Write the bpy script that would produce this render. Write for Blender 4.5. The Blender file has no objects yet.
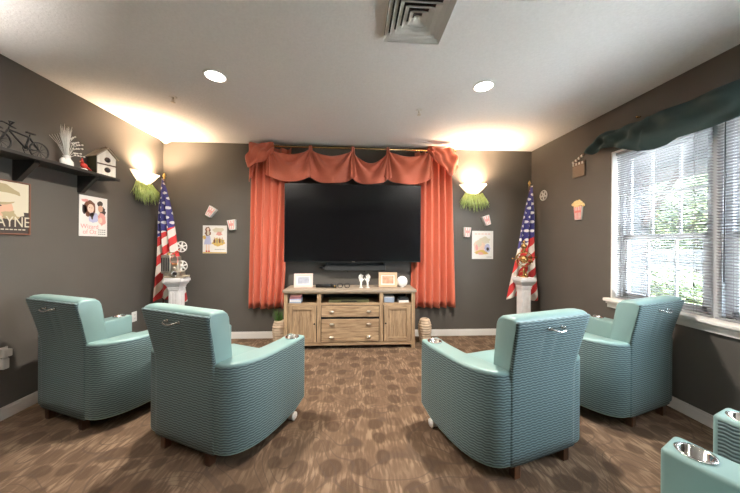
import bpy, bmesh, math, random
from mathutils import Vector, Matrix
random.seed(7)
C = bpy.context.scene.collection
PI = math.pi
LX, RX, BY, RY, CH = -2.635, 2.655, 3.968, -2.3, 2.74

# ------------------------------------------------------------------ materials
def mat(name, col, rough=.6, metal=0, emit=None, estr=0, alpha=None, trans=0, spec=None, sheen=0, sss=0):
    m = bpy.data.materials.new(name); m.use_nodes = True
    b = m.node_tree.nodes['Principled BSDF']
    b.inputs['Base Color'].default_value = (*col, 1)
    b.inputs['Roughness'].default_value = rough
    b.inputs['Metallic'].default_value = metal
    if spec is not None: b.inputs['Specular IOR Level'].default_value = spec
    if trans: b.inputs['Transmission Weight'].default_value = trans
    if sheen: b.inputs['Sheen Weight'].default_value = sheen
    if emit: b.inputs['Emission Color'].default_value = (*emit, 1); b.inputs['Emission Strength'].default_value = estr
    return m
class NT:
    def __init__(s, m): s.t = m.node_tree; s.b = s.t.nodes['Principled BSDF']
    def n(s, typ, **kw):
        x = s.t.nodes.new(typ)
        for k, v in kw.items():
            if hasattr(x, k): setattr(x, k, v)
            else: x.inputs[k.replace('_', ' ')].default_value = v
        return x
    def l(s, a, b): s.t.links.new(a, b)
    def math(s, op, a, b=None, c=None):
        x = s.t.nodes.new('ShaderNodeMath'); x.operation = op
        for i, v in enumerate((a, b, c)):
            if v is None: continue
            if isinstance(v, (int, float)): x.inputs[i].default_value = v
            else: s.l(v, x.inputs[i])
        return x.outputs[0]
    def mix(s, f, a, b):
        x = s.t.nodes.new('ShaderNodeMix'); x.data_type = 'RGBA'
        for i, v in ((0, f), (6, a), (7, b)):
            if isinstance(v, (int, float)): x.inputs[i].default_value = v
            elif isinstance(v, tuple): x.inputs[i].default_value = (*v, 1)
            else: s.l(v, x.inputs[i])
        return x.outputs[2]
    def ramp(s, f, a, b):
        x = s.t.nodes.new('ShaderNodeMapRange'); s.l(f, x.inputs[0]); x.inputs[1].default_value = a; x.inputs[2].default_value = b
        return x.outputs[0]
    def bump(s, h, strength=.3, dist=.01):
        x = s.t.nodes.new('ShaderNodeBump'); x.inputs['Strength'].default_value = strength; x.inputs['Distance'].default_value = dist
        s.l(h, x.inputs['Height']); s.l(x.outputs[0], s.b.inputs['Normal'])
    def col(s, c): s.l(c, s.b.inputs['Base Color'])

def noisy(name, c1, c2, scale=8, rough=.6, bump=0, bscale=None, stretch=(1, 1, 1), detail=3, dist=.01, **kw):
    m = mat(name, c1, rough, **kw); t = NT(m)
    tc = t.n('ShaderNodeTexCoord'); mp = t.n('ShaderNodeMapping'); mp.inputs['Scale'].default_value = stretch
    t.l(tc.outputs['Object'], mp.inputs[0])
    n = t.n('ShaderNodeTexNoise', Scale=scale, Detail=detail); t.l(mp.outputs[0], n.inputs['Vector'])
    t.col(t.mix(t.ramp(n.outputs['Fac'], .3, .7), c1, c2))
    if bump:
        n2 = t.n('ShaderNodeTexNoise', Scale=bscale or scale, Detail=4); t.l(mp.outputs[0], n2.inputs['Vector'])
        t.bump(n2.outputs['Fac'], bump, dist)
    return m

M = {}
M['wall'] = noisy('wall_paint', (.100, .091, .080), (.108, .099, .088), 3, .62, .15, 90, dist=.003)
M['ceiling'] = noisy('ceiling_texture', (.86, .85, .85), (.81, .80, .80), 60, .9, .6, 75, dist=.006)
M['white'] = mat('white_trim', (.82, .80, .77), .35)
M['vinylwin'] = mat('white_window_vinyl', (.50, .52, .55), .35)
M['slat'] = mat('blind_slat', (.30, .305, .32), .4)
M['black'] = mat('black_plastic', (.012, .012, .013), .35)
M['screen'] = mat('tv_screen', (.004, .004, .005), .18)
M['darkgrey'] = mat('dark_grey_plastic', (.035, .037, .038), .45)
M['chrome'] = mat('chrome', (.75, .75, .74), .16, 1)
M['brass'] = mat('brass', (.70, .42, .17), .25, 1)
M['gold'] = mat('gold_paint', (.85, .60, .22), .3, 1)
M['silver'] = mat('old_silver', (.75, .70, .62), .32, 1)
M['darkshelf'] = noisy('dark_shelf_wood', (.018, .017, .016), (.03, .028, .025), 12, .45, stretch=(6, 1, 6))
M['iron'] = mat('black_iron', (.012, .012, .012), .5)
M['footwood'] = noisy('walnut_foot', (.10, .042, .02), (.06, .025, .012), 20, .4, stretch=(4, 4, .6))
M['vinyl'] = noisy('mint_vinyl', (.195, .315, .308), (.215, .34, .332), 4, .38, .08, 250, dist=.002)
M['ceramic'] = mat('white_ceramic', (.85, .83, .80), .3)
M['pillar'] = noisy('white_plaster', (.80, .78, .78), (.72, .70, .70), 20, .5)
M['paper'] = mat('paper_white', (.82, .80, .77), .6)
M['frost'] = mat('frosted_glass_bowl', (.95, .88, .74), .35, emit=(1, .82, .58), estr=1.3)
t = NT(M['frost']); tr = t.n('ShaderNodeBsdfTranslucent'); tr.inputs[0].default_value = (.95, .88, .78, 1)
mx = t.n('ShaderNodeMixShader'); mx.inputs[0].default_value = .6
t.l(t.b.outputs[0], mx.inputs[1]); t.l(tr.outputs[0], mx.inputs[2]); t.l(mx.outputs[0], t.t.nodes['Material Output'].inputs[0])
M['bulb'] = mat('lit_lamp', (1, 1, 1), .4, emit=(1, .93, .82), estr=9)
M['rattan'] = None
M['grass'] = noisy('bright_green_leaf', (.46, .60, .16), (.62, .72, .32), 20, .5)
M['pampas'] = mat('pampas_white', (.95, .93, .88), .8)
M['red'] = mat('red_paint', (.62, .045, .03), .45)
M['stripe_red'] = mat('carton_red', (.80, .25, .22), .5)
M['pink'] = mat('faded_pink_print', (.76, .36, .34), .6)
M['pop'] = noisy('popcorn_yellow', (.85, .60, .22), (.9, .74, .42), 60, .7)
M['skin'] = mat('print_flesh', (.66, .40, .28), .6)
M['skin2'] = mat('print_pale_flesh', (.80, .60, .48), .6)
M['brownprint'] = mat('print_brown', (.20, .09, .055), .6)
M['darkprint'] = mat('print_dark', (.06, .045, .04), .6)
M['tanprint'] = mat('print_tan', (.40, .33, .19), .6)
M['creamprint'] = mat('print_cream', (.64, .59, .46), .6)
M['blueprint'] = mat('print_lilac', (.48, .50, .70), .6)
M['goldprint'] = mat('print_gold', (.66, .46, .14), .6)
M['roseprint'] = mat('print_rose', (.74, .36, .32), .6)
M['pinkframe'] = mat('pale_pink_frame', (.78, .60, .54), .5)
M['oakframe'] = mat('light_wood_frame', (.66, .46, .30), .5)
M['photo'] = noisy('photo_print', (.50, .50, .56), (.34, .36, .44), 25, .3)
M['photo2'] = noisy('warm_photo_print', (.55, .24, .16), (.55, .50, .34), 22, .3)
M['birdwhite'] = noisy('whitewashed_wood', (.86, .82, .74), (.68, .62, .53), 30, .8, stretch=(1, 1, .2))
M['roofbark'] = noisy('birdhouse_roof', (.42, .36, .27), (.30, .25, .18), 30, .8)
M['board'] = noisy('dark_green_board', (.10, .10, .035), (.07, .07, .03), 20, .7)
M['clap'] = mat('bronze_slate', (.17, .115, .08), .4)
M['scarf'] = None
M['leaf'] = noisy('tree_leaf', (.016, .040, .003), (.038, .052, .004), 3, .6)
M['bark'] = noisy('tree_bark', (.10, .07, .05), (.15, .11, .08), 8, .9)
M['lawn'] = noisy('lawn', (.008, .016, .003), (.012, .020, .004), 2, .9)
M['concrete'] = noisy('bounce_concrete', (.62, .60, .57), (.54, .52, .50), 3, .9)
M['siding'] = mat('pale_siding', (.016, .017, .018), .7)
M['beam'] = noisy('brown_beam', (.03, .018, .012), (.025, .015, .01), 6, .7)
M['slate'] = mat('roof_shingle', (.03, .03, .03), .9)
M['fibre'] = mat('thatch', (.4, .3, .2), .8)
M['stem'] = mat('green_stem', (.05, .13, .02), .6)
M['purple'] = mat('box_print', (.30, .12, .14), .5)
M['bluebox'] = mat('box_blue_grey', (.30, .36, .46), .4)

# woven upholstery (uv: u = metres around, v = metres up)
m = mat('teal_woven_fabric', (.3, .5, .5), .55, sheen=.1); t = NT(m); M['weave'] = m
uv = t.n('ShaderNodeUVMap'); sp = t.n('ShaderNodeSeparateXYZ'); t.l(uv.outputs[0], sp.inputs[0])
s1 = t.math('SINE', t.math('MULTIPLY', sp.outputs[0], 2*PI/.046))
ph = t.math('ADD', t.math('MULTIPLY', sp.outputs[1], 2*PI/.0155), t.math('MULTIPLY', s1, .75))
h = t.math('ADD', t.math('MULTIPLY', t.math('SINE', ph), .5), .5)
row = t.math('FLOOR', t.math('DIVIDE', sp.outputs[1], .0155))
dash = t.math('ADD', t.math('MULTIPLY', t.math('SINE', t.math('ADD', t.math('MULTIPLY', sp.outputs[0], 2*PI/.034), t.math('MULTIPLY', row, 2.6))), .16), .84)
h = t.math('MULTIPLY', h, dash)
t.col(t.mix(t.ramp(h, .02, .72), (.038, .074, .080), (.18, .275, .288))); t.bump(h, .5, .005)

# wood of the console: grain runs along local x (drawers/top) or z (doors)
def wood(name, stretch, c1=(.53, .37, .22), c2=(.21, .13, .075)):
    m = mat(name, c1, .55); t = NT(m)
    tc = t.n('ShaderNodeTexCoord'); mp = t.n('ShaderNodeMapping'); mp.inputs['Scale'].default_value = stretch
    t.l(tc.outputs['Object'], mp.inputs[0])
    n = t.n('ShaderNodeTexNoise', Scale=4, Detail=6, Roughness=.65, Distortion=.6); t.l(mp.outputs[0], n.inputs['Vector'])
    t.col(t.mix(t.ramp(n.outputs['Fac'], .36, .68), c1, c2)); t.bump(n.outputs['Fac'], .2, .004)
    return m
M['wood_h'] = wood('weathered_oak_h', (1, 8, 14)); M['wood_v'] = wood('weathered_oak_v', (12, 8, 1))
M['wood_top'] = wood('weathered_oak_top', (1, 10, 10), (.40, .33, .255), (.28, .22, .165))

# curtain velvet
m = mat('coral_curtain', (.66, .19, .11), .62, sheen=.15); M['coral'] = m; t = NT(m)
n = t.n('ShaderNodeTexNoise', Scale=60, Detail=2); tc = t.n('ShaderNodeTexCoord'); t.l(tc.outputs['Object'], n.inputs['Vector'])
t.col(t.mix(n.outputs['Fac'], (.60, .140, .078), (.66, .170, .095)))
# scarf
m = mat('dark_teal_scarf', (.07, .12, .122), .75); M['scarf'] = m; t = NT(m)
b = t.b; tr = t.n('ShaderNodeBsdfTranslucent'); tr.inputs[0].default_value = (.05, .09, .095, 1)
mx = t.n('ShaderNodeMixShader'); mx.inputs[0].default_value = .35
t.l(b.outputs[0], mx.inputs[1]); t.l(tr.outputs[0], mx.inputs[2]); t.l(mx.outputs[0], t.t.nodes['Material Output'].inputs[0])

# ribbed jar
m = mat('ribbed_wood_bead', (.62, .50, .37), .6); M['rattan'] = m; t = NT(m)
tc = t.n('ShaderNodeTexCoord'); n = t.n('ShaderNodeTexNoise', Scale=14, Detail=3); t.l(tc.outputs['Object'], n.inputs['Vector'])
t.col(t.mix(n.outputs['Fac'], (.66, .55, .42), (.50, .36, .24)))

# glass pane: thin clear
m = bpy.data.materials.new('window_glass'); m.use_nodes = True; M['glass'] = m; nt = m.node_tree; nt.nodes.clear()
o = nt.nodes.new('ShaderNodeOutputMaterial'); a = nt.nodes.new('ShaderNodeBsdfTransparent'); g = nt.nodes.new('ShaderNodeBsdfGlossy'); g.inputs['Roughness'].default_value = .03
a.inputs[0].default_value = (.95, .97, .97, 1)
x = nt.nodes.new('ShaderNodeMixShader'); x.inputs[0].default_value = .06
nt.links.new(a.outputs[0], x.inputs[1]); nt.links.new(g.outputs[0], x.inputs[2]); nt.links.new(x.outputs[0], o.inputs[0])

# carpet
m = mat('patterned_carpet', (.3, .2, .15), .95, spec=.15); M['carpet'] = m; t = NT(m)
tc = t.n('ShaderNodeTexCoord'); mp = t.n('ShaderNodeMapping'); t.l(tc.outputs['Object'], mp.inputs[0])
dn = t.n('ShaderNodeTexNoise', Scale=3, Detail=2); t.l(mp.outputs[0], dn.inputs['Vector'])
vm = t.n('ShaderNodeVectorMath'); vm.operation = 'MULTIPLY_ADD'; t.l(dn.outputs['Color'], vm.inputs[0]); vm.inputs[1].default_value = (.10, .10, 0); t.l(mp.outputs[0], vm.inputs[2])
v1 = t.n('ShaderNodeTexVoronoi', Scale=5.9, Randomness=.55); v1.voronoi_dimensions = '2D'; t.l(vm.outputs[0], v1.inputs['Vector'])
sc = t.n('ShaderNodeSeparateColor'); t.l(v1.outputs['Color'], sc.inputs[0])
disc = t.math('SUBTRACT', 1, t.ramp(t.math('ADD', v1.outputs['Distance'], t.math('MULTIPLY', sc.outputs[1], .14)), .37, .47))
disc = t.math('MULTIPLY', disc, t.ramp(sc.outputs[0], -.35, .6))
mp2 = t.n('ShaderNodeMapping'); mp2.inputs['Scale'].default_value = (1, .2, 1); t.l(tc.outputs['Object'], mp2.inputs[0])
st = t.n('ShaderNodeTexNoise', Scale=48, Detail=1); t.l(mp2.outputs[0], st.inputs['Vector'])
pn = t.n('ShaderNodeTexNoise', Scale=6, Detail=1); t.l(tc.outputs['Object'], pn.inputs['Vector'])
streak = t.math('MULTIPLY', t.ramp(st.outputs['Fac'], .45, .62), t.math('ADD', .25, t.math('MULTIPLY', t.ramp(pn.outputs['Fac'], .4, .6), .75)))
v2 = t.n('ShaderNodeTexNoise', Scale=1.7, Detail=0, Distortion=1.2); t.l(tc.outputs['Object'], v2.inputs['Vector'])
fr = t.math('ABSOLUTE', t.math('SUBTRACT', t.math('FRACT', t.math('MULTIPLY', v2.outputs['Fac'], 13)), .5))
line = t.math('SUBTRACT', 1, t.ramp(fr, .03, .09))
fine = t.n('ShaderNodeTexNoise', Scale=260, Detail=2); t.l(tc.outputs['Object'], fine.inputs['Vector'])
big = t.n('ShaderNodeTexNoise', Scale=2.2, Detail=2); t.l(tc.outputs['Object'], big.inputs['Vector'])
base = t.mix(streak, (.150, .098, .062), (.285, .200, .132))
base = t.mix(t.math('MULTIPLY', t.ramp(big.outputs['Fac'], .35, .65), .35), base, (.115, .074, .048))
c = t.mix(t.math('MULTIPLY', disc, .74), base, (.066, .040, .025))
c = t.mix(t.math('MULTIPLY', line, .6), c, (.085, .058, .044))
c = t.mix(t.math('MULTIPLY', t.ramp(fine.outputs['Fac'], .35, .65), .22), c, (.10, .07, .05))
t.col(c); t.bump(fine.outputs['Fac'], .5, .006)

# flag: uv in metres (u along fly, v down the hoist, hoist .9)
m = mat('flag_cloth', (1, 1, 1), .6, sheen=.1); M['flag'] = m; t = NT(m)
tc = t.n('ShaderNodeTexCoord'); sp = t.n('ShaderNodeSeparateXYZ'); t.l(tc.outputs['Object'], sp.inputs[0])
u = sp.outputs[0]; v = t.math('SUBTRACT', 2.16, sp.outputs[2])
wv = t.math('ADD', v, t.math('MULTIPLY', u, 1.45))
stripes = t.mix(t.math('LESS_THAN', t.math('FRACT', t.math('MULTIPLY', wv, 1/.235)), .5), (.80, .76, .70), (.62, .035, .035))
can = t.math('LESS_THAN', t.math('ADD', v, t.math('MULTIPLY', u, .8)), .72)
def dots(ox, oy):
    a = t.math('SUBTRACT', t.math('FRACT', t.math('ADD', t.math('MULTIPLY', u, 12.0), ox)), .5)
    b_ = t.math('SUBTRACT', t.math('FRACT', t.math('ADD', t.math('MULTIPLY', v, 8.0), oy)), .5)
    return t.math('LESS_THAN', t.math('ADD', t.math('MULTIPLY', a, a), t.math('MULTIPLY', t.math('MULTIPLY', b_, b_), 2.0)), .050)
star = t.math('MAXIMUM', dots(0, 0), dots(.5, .5))
t.col(t.mix(can, stripes, t.mix(star, (.045, .04, .20), (.8, .78, .78))))

# ------------------------------------------------------------------ mesh helpers
class MB:
    def __init__(s): s.bm = bmesh.new(); s.mats = []; s.uv = s.bm.loops.layers.uv.new('UVMap')
    def mi(s, m):
        m = M[m] if isinstance(m, str) else m
        if m not in s.mats: s.mats.append(m)
        return s.mats.index(m)
    def _set(s, faces, m, smooth):
        i = s.mi(m)
        for f in faces: f.material_index = i; f.smooth = smooth
    def box(s, c, d, m, rot=None, bevel=0, seg=2, smooth=False):
        r = bmesh.ops.create_cube(s.bm, size=1); vs = r['verts']
        mt = Matrix.Translation(c) @ (rot.to_4x4() if rot is not None else Matrix.Identity(4)) @ Matrix.Diagonal((*d, 1))
        bmesh.ops.transform(s.bm, matrix=mt, verts=vs)
        fs = set(f for v in vs for f in v.link_faces)
        s._set(fs, m, smooth)
        if bevel:
            es = list(set(e for v in vs for e in v.link_edges))
            r = bmesh.ops.bevel(s.bm, geom=es, offset=bevel, segments=seg, profile=.5, affect='EDGES')
            s._set([f for f in r['faces']], m, smooth or seg > 2)
        return s
    def b2(s, x0, x1, y0, y1, z0, z1, m, **k):
        return s.box(((x0+x1)/2, (y0+y1)/2, (z0+z1)/2), (x1-x0, y1-y0, z1-z0), m, **k)
    def lathe(s, prof, m, c=(0, 0, 0), seg=20, axis=None, arc=2*PI, start=0, smooth=True):
        c = Vector(c); R = Matrix.Identity(3)
        if axis is not None: R = Vector((0, 0, 1)).rotation_difference(Vector(axis)).to_matrix()
        full = abs(arc-2*PI) < 1e-6; n = seg if full else seg+1
        rings = []
        for r_, z in prof:
            if r_ < 1e-6: rings.append([s.bm.verts.new(c + R @ Vector((0, 0, z)))])
            else: rings.append([s.bm.verts.new(c + R @ Vector((r_*math.cos(start+arc*i/seg), r_*math.sin(start+arc*i/seg), z))) for i in range(n)])
        fs = []
        for a, b in zip(rings, rings[1:]):
            for i in range(seg):
                j = (i+1) % n
                try:
                    if len(a) == 1 and len(b) == 1: continue
                    if len(a) == 1: fs.append(s.bm.faces.new((a[0], b[j], b[i])))
                    elif len(b) == 1: fs.append(s.bm.faces.new((a[i], a[j], b[0])))
                    else: fs.append(s.bm.faces.new((a[i], a[j], b[j], b[i])))
                except ValueError: pass
        s._set(fs, m, smooth); return s
    def cyl(s, p0, p1, r0, m, r1=None, seg=12, smooth=True):
        p0, p1 = Vector(p0), Vector(p1); L = (p1-p0).length; r1 = r0 if r1 is None else r1
        return s.lathe([(0, 0), (r0, 0), (r1, L), (0, L)], m, c=p0, seg=seg, axis=(p1-p0).normalized(), smooth=smooth)
    def sph(s, c, r, m, seg=12, sc=(1, 1, 1)):
        q = bmesh.ops.create_uvsphere(s.bm, u_segments=seg, v_segments=max(6, seg//2+2), radius=r)
        bmesh.ops.transform(s.bm, matrix=Matrix.Translation(c) @ Matrix.Diagonal((*sc, 1)), verts=q['verts'])
        s._set(set(f for v in q['verts'] for f in v.link_faces), m, True); return s
    def tube(s, pts, r, m, seg=6):
        pts = [Vector(p) for p in pts]; rings = []
        rr = r if isinstance(r, (list, tuple)) else [r]*len(pts)
        for i, p in enumerate(pts):
            d = (pts[min(i+1, len(pts)-1)] - pts[max(i-1, 0)]).normalized()
            a = Vector((0, 0, 1)) if abs(d.z) < .9 else Vector((1, 0, 0))
            u = d.cross(a).normalized(); v = d.cross(u)
            rings.append([s.bm.verts.new(p + rr[i]*(u*math.cos(2*PI*k/seg)+v*math.sin(2*PI*k/seg))) for k in range(seg)])
        fs = []
        for a, b in zip(rings, rings[1:]):
            for k in range(seg): fs.append(s.bm.faces.new((a[k], a[(k+1) % seg], b[(k+1) % seg], b[k])))
        fs.append(s.bm.faces.new(rings[0][::-1])); fs.append(s.bm.faces.new(rings[-1]))
        s._set(fs, m, True); return s
    def torus(s, c, R, r, m, axis=(0, 0, 1), seg=24, ms=8, sc=1):
        Q = Vector((0, 0, 1)).rotation_difference(Vector(axis)).to_matrix(); c = Vector(c); rings = []
        for i in range(seg):
            a = 2*PI*i/seg
            rings.append([s.bm.verts.new(c + Q @ Vector(((R+r*math.cos(b))*math.cos(a), (R+r*math.cos(b))*math.sin(a)*sc, r*math.sin(b)))) for b in [2*PI*k/ms for k in range(ms)]])
        fs = []
        for i in range(seg):
            a, b = rings[i], rings[(i+1) % seg]
            for k in range(ms): fs.append(s.bm.faces.new((a[k], b[k], b[(k+1) % ms], a[(k+1) % ms])))
        s._set(fs, m, True); return s
    def poly(s, pts, ext, m, bevel=0, seg=2):
        """planar outline (3-D points) extruded by a vector"""
        a = [s.bm.verts.new(p) for p in pts]; e = Vector(ext); b = [s.bm.verts.new(Vector(p)+e) for p in pts]; n = len(a)
        fs = [s.bm.faces.new(a[::-1]), s.bm.faces.new(b)] + [s.bm.faces.new((a[i], a[(i+1) % n], b[(i+1) % n], b[i])) for i in range(n)]
        s._set(fs, m, False)
        if bevel:
            es = list(set(e_ for f in fs for e_ in f.edges))
            r = bmesh.ops.bevel(s.bm, geom=es, offset=bevel, segments=seg, profile=.5, affect='EDGES'); s._set(r['faces'], m, seg > 2)
        return s
    def grid(s, fn, nu, nv, m, uvfn=None, smooth=True, thick=0):
        V = [[s.bm.verts.new(fn(i/nu, j/nv)) for i in range(nu+1)] for j in range(nv+1)]
        fs = []
        for j in range(nv):
            for i in range(nu):
                f = s.bm.faces.new((V[j][i], V[j][i+1], V[j+1][i+1], V[j+1][i])); fs.append(f)
                if uvfn:
                    for lp, (a, b) in zip(f.loops, ((i, j), (i+1, j), (i+1, j+1), (i, j+1))): lp[s.uv].uv = uvfn(a/nu, b/nv)
        s._set(fs, m, smooth); s.solid = thick; return s
    def build(s, name, parent=None, loc=None, fix=True):
        if fix: bmesh.ops.recalc_face_normals(s.bm, faces=s.bm.faces[:])
        me = bpy.data.meshes.new(name); s.bm.to_mesh(me); s.bm.free()
        for mm in s.mats: me.materials.append(mm)
        o = bpy.data.objects.new(name, me); C.objects.link(o)
        if parent is not None: o.parent = parent
        if loc is not None: o.location = loc
        if getattr(s, 'solid', 0):
            md = o.modifiers.new('solid', 'SOLIDIFY'); md.thickness = s.solid; md.offset = 0
        return o
def tag(o, label, cat, group=None, kind=None):
    if label: o['label'] = label
    if cat: o['category'] = cat
    if group: o['group'] = group
    if kind: o['kind'] = kind
    return o
def thing(name, label, cat, loc, rz=0, group=None):
    o = bpy.data.objects.new(name, None); C.objects.link(o); o.location = loc; o.rotation_euler = (0, 0, rz); o.empty_display_size = .05
    return tag(o, label, cat, group)
def struct(name, mb, loc=None):
    o = mb.build(name, loc=loc); o['kind'] = 'structure'; return o
def dup(src, loc=None, rz=None, label=None):
    r = src.copy(); C.objects.link(r)
    if loc is not None: r.location = loc
    if rz is not None: r.rotation_euler = (0, 0, rz)
    if label: r['label'] = label
    for ch in list(src.children):
        c = ch.copy(); C.objects.link(c); c.parent = r
        for g in list(ch.children):
            d = g.copy(); C.objects.link(d); d.parent = c
    return r
def text_mesh(body, size, m, matrix, name, parent, ext=.001, xscale=1):
    cu = bpy.data.curves.new(name, 'FONT'); cu.body = body; cu.size = size; cu.extrude = ext; cu.align_x = 'CENTER'; cu.align_y = 'CENTER'
    o = bpy.data.objects.new(name+'_src', cu); C.objects.link(o); bpy.context.view_layer.update()
    me = bpy.data.meshes.new_from_object(o.evaluated_get(bpy.context.evaluated_depsgraph_get()))
    bpy.data.objects.remove(o); me.transform(matrix @ Matrix.Diagonal((xscale, 1, 1, 1))); me.materials.clear(); me.materials.append(M[m])
    r = bpy.data.objects.new(name, me); C.objects.link(r); r.parent = parent; return r

# ------------------------------------------------------------------ the room
T = .12
struct('floor', MB().b2(LX-T, RX+T, RY-T, BY+T, -.12, 0, 'carpet'))
struct('ceiling', MB().b2(LX-T, RX+T, RY-T, BY+T, CH, CH+.12, 'ceiling'))
struct('wall_back', MB().b2(LX-T, RX+T, BY, BY+T, 0, CH, 'wall'))
struct('wall_left', MB().b2(LX-T, LX, RY, BY, 0, CH, 'wall'))
struct('wall_front', MB().b2(LX-T, RX+T, RY-T, RY, 0, CH, 'wall'))
WY0, WY1, WZ0, WZ1 = .34, 2.685, .80, 2.30        # window opening on the right wall
RT = .17
struct('wall_right', MB().b2(RX, RX+RT, RY, WY0, 0, CH, 'wall').b2(RX, RX+RT, WY1, BY, 0, CH, 'wall')
       .b2(RX, RX+RT, WY0, WY1, 0, WZ0-.03, 'wall').b2(RX, RX+RT, WY0, WY1, WZ1, CH, 'wall'))
def base(name, x0, x1, y0, y1):
    struct(name, MB().b2(x0, x1, y0, y1, 0, .075, 'white').b2(x0+(.004 if x1-x0 < .1 and x0 > 0 else 0), x1-(.004 if x1-x0 < .1 and x0 < 0 else 0), y0+(.004 if y1-y0 < .1 and y0 > 0 else 0), y1, .075, .093, 'white'))
base('baseboard_left', LX, LX+.014, RY+.014, BY-.014)
base('baseboard_right', RX-.014, RX, RY+.014, BY-.014)
base('baseboard_back', LX, RX, BY-.014, BY)
base('baseboard_front', LX, RX, RY, RY+.014)

# window reveal + sill + units
struct('trim_1', MB().b2(RX-.002, RX+RT, WY1-.012, WY1, WZ0, WZ1, 'white').b2(RX-.002, RX+RT, WY0, WY0+.012, WZ0, WZ1, 'white').b2(RX-.002, RX+RT, WY0, WY1, WZ1-.012, WZ1, 'white'))
struct('trim_2', MB().b2(RX-.065, RX+RT, WY0-.03, WY1+.03, WZ0-.032, WZ0, 'white', bevel=.008)
       .b2(RX-.022, RX, WY0-.02, WY1+.02, WZ0-.095, WZ0-.032, 'white', bevel=.004).b2(RX-.036, RX, WY0-.025, WY1+.025, WZ0-.055, WZ0-.032, 'white', bevel=.006))
units = [(1.935, 2.673), (1.145, 1.865), (.352, 1.075)]
struct('trim_3', MB().b2(RX+.055, RX+RT, 1.865, 1.935, WZ0, WZ1-.012, 'vinylwin').b2(RX+.055, RX+RT, 1.075, 1.145, WZ0, WZ1-.012, 'vinylwin'))
GX = RX+.115
for k, (y0, y1) in enumerate(units):
    z0, z1 = WZ0, WZ1-.012; zm = 1.42
    w = thing('window_%d' % (k+1), None, None, (GX, (y0+y1)/2, z0)); w['kind'] = 'structure'
    hw = (y1-y0)/2; H_ = z1-z0; mm = zm-z0
    f = MB()
    for sy in (-1, 1): f.b2(-.03, .05, sy*hw-(.035 if sy > 0 else 0), sy*hw+(.035 if sy < 0 else 0), 0, H_, 'vinylwin')
    f.b2(-.03, .05, -hw, hw, H_-.035, H_, 'vinylwin').b2(-.03, .05, -hw, hw, 0, .03, 'vinylwin')
    f.build('window_frame', w)
    for nm, xo, a, b in (('lower_sash', -.012, .03, mm+.02), ('upper_sash', .026, mm-.02, H_-.035)):
        g = MB(); i0, i1 = -hw+.035, hw-.035
        g.b2(xo-.014, xo+.014, i0, i0+.035, a, b, 'vinylwin').b2(xo-.014, xo+.014, i1-.035, i1, a, b, 'vinylwin')
        g.b2(xo-.014, xo+.014, i0, i1, a, a+.04, 'vinylwin').b2(xo-.014, xo+.014, i0, i1, b-.04, b, 'vinylwin')
        q = g.build(nm, w)
        mu = MB()
        for j in (1, 2):
            yy = i0+(i1-i0)*j/3; mu.b2(xo-.008, xo+.008, yy-.009, yy+.009, a+.03, b-.03, 'vinylwin')
        zz = (a+b)/2; mu.b2(xo-.008, xo+.008, i0+.02, i1-.02, zz-.009, zz+.009, 'vinylwin')
        mu.build('muntins', q)
        MB().b2(xo-.002, xo+.002, i0+.03, i1-.03, a+.035, b-.035, 'glass').build('pane', q)
blind_labels = ['white mini blind covering the farthest window unit nearest the television wall',
                'white mini blind cut off by the right edge of the photograph',
                'white mini blind over the window unit nearest the camera, outside the frame']
for k, (y0, y1) in enumerate(units[:2]):
    z1 = WZ1-.012; y0 += .004; y1 -= .004
    if k == 1: y1 += .03; 
    if k == 0: y0 -= .03
    w = thing('window_blind', blind_labels[k], 'window blind', (RX+.042, (y0+y1)/2, WZ0+.002), 0, 'white blinds in the right window')
    hw = (y1-y0)/2; Ht = z1-WZ0-.002
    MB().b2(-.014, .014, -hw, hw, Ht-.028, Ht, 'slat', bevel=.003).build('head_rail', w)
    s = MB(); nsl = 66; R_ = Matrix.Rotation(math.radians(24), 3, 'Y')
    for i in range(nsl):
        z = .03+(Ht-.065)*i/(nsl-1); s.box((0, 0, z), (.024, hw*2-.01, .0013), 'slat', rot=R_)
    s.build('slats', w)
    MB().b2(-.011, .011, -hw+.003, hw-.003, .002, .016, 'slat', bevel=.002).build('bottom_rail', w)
    c = MB()
    for yy in (-hw*.72, 0, hw*.72): c.b2(-.0135, -.0125, yy-.0012, yy+.0012, .01, Ht-.02, 'slat'); c.b2(.0125, .0135, yy-.0012, yy+.0012, .01, Ht-.02, 'slat')
    c.build('ladder_cord', w)
    if k == 0:
        c = MB(); c.cyl((-.02, -hw+.1, Ht-.03), (-.021, -hw+.1, .26), .0013, 'slat', seg=6).cyl((-.021, -hw+.1, .26), (-.021, -hw+.1, .22), .003, 'darkgrey', r1=.006, seg=8); c.build('pull_cord', w)
    elif k == 1:
        c = MB(); c.cyl((-.02, hw-.06, Ht-.03), (-.024, hw-.06, .28), .0035, 'darkgrey', seg=6); c.build('tilt_wand', w)

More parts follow.
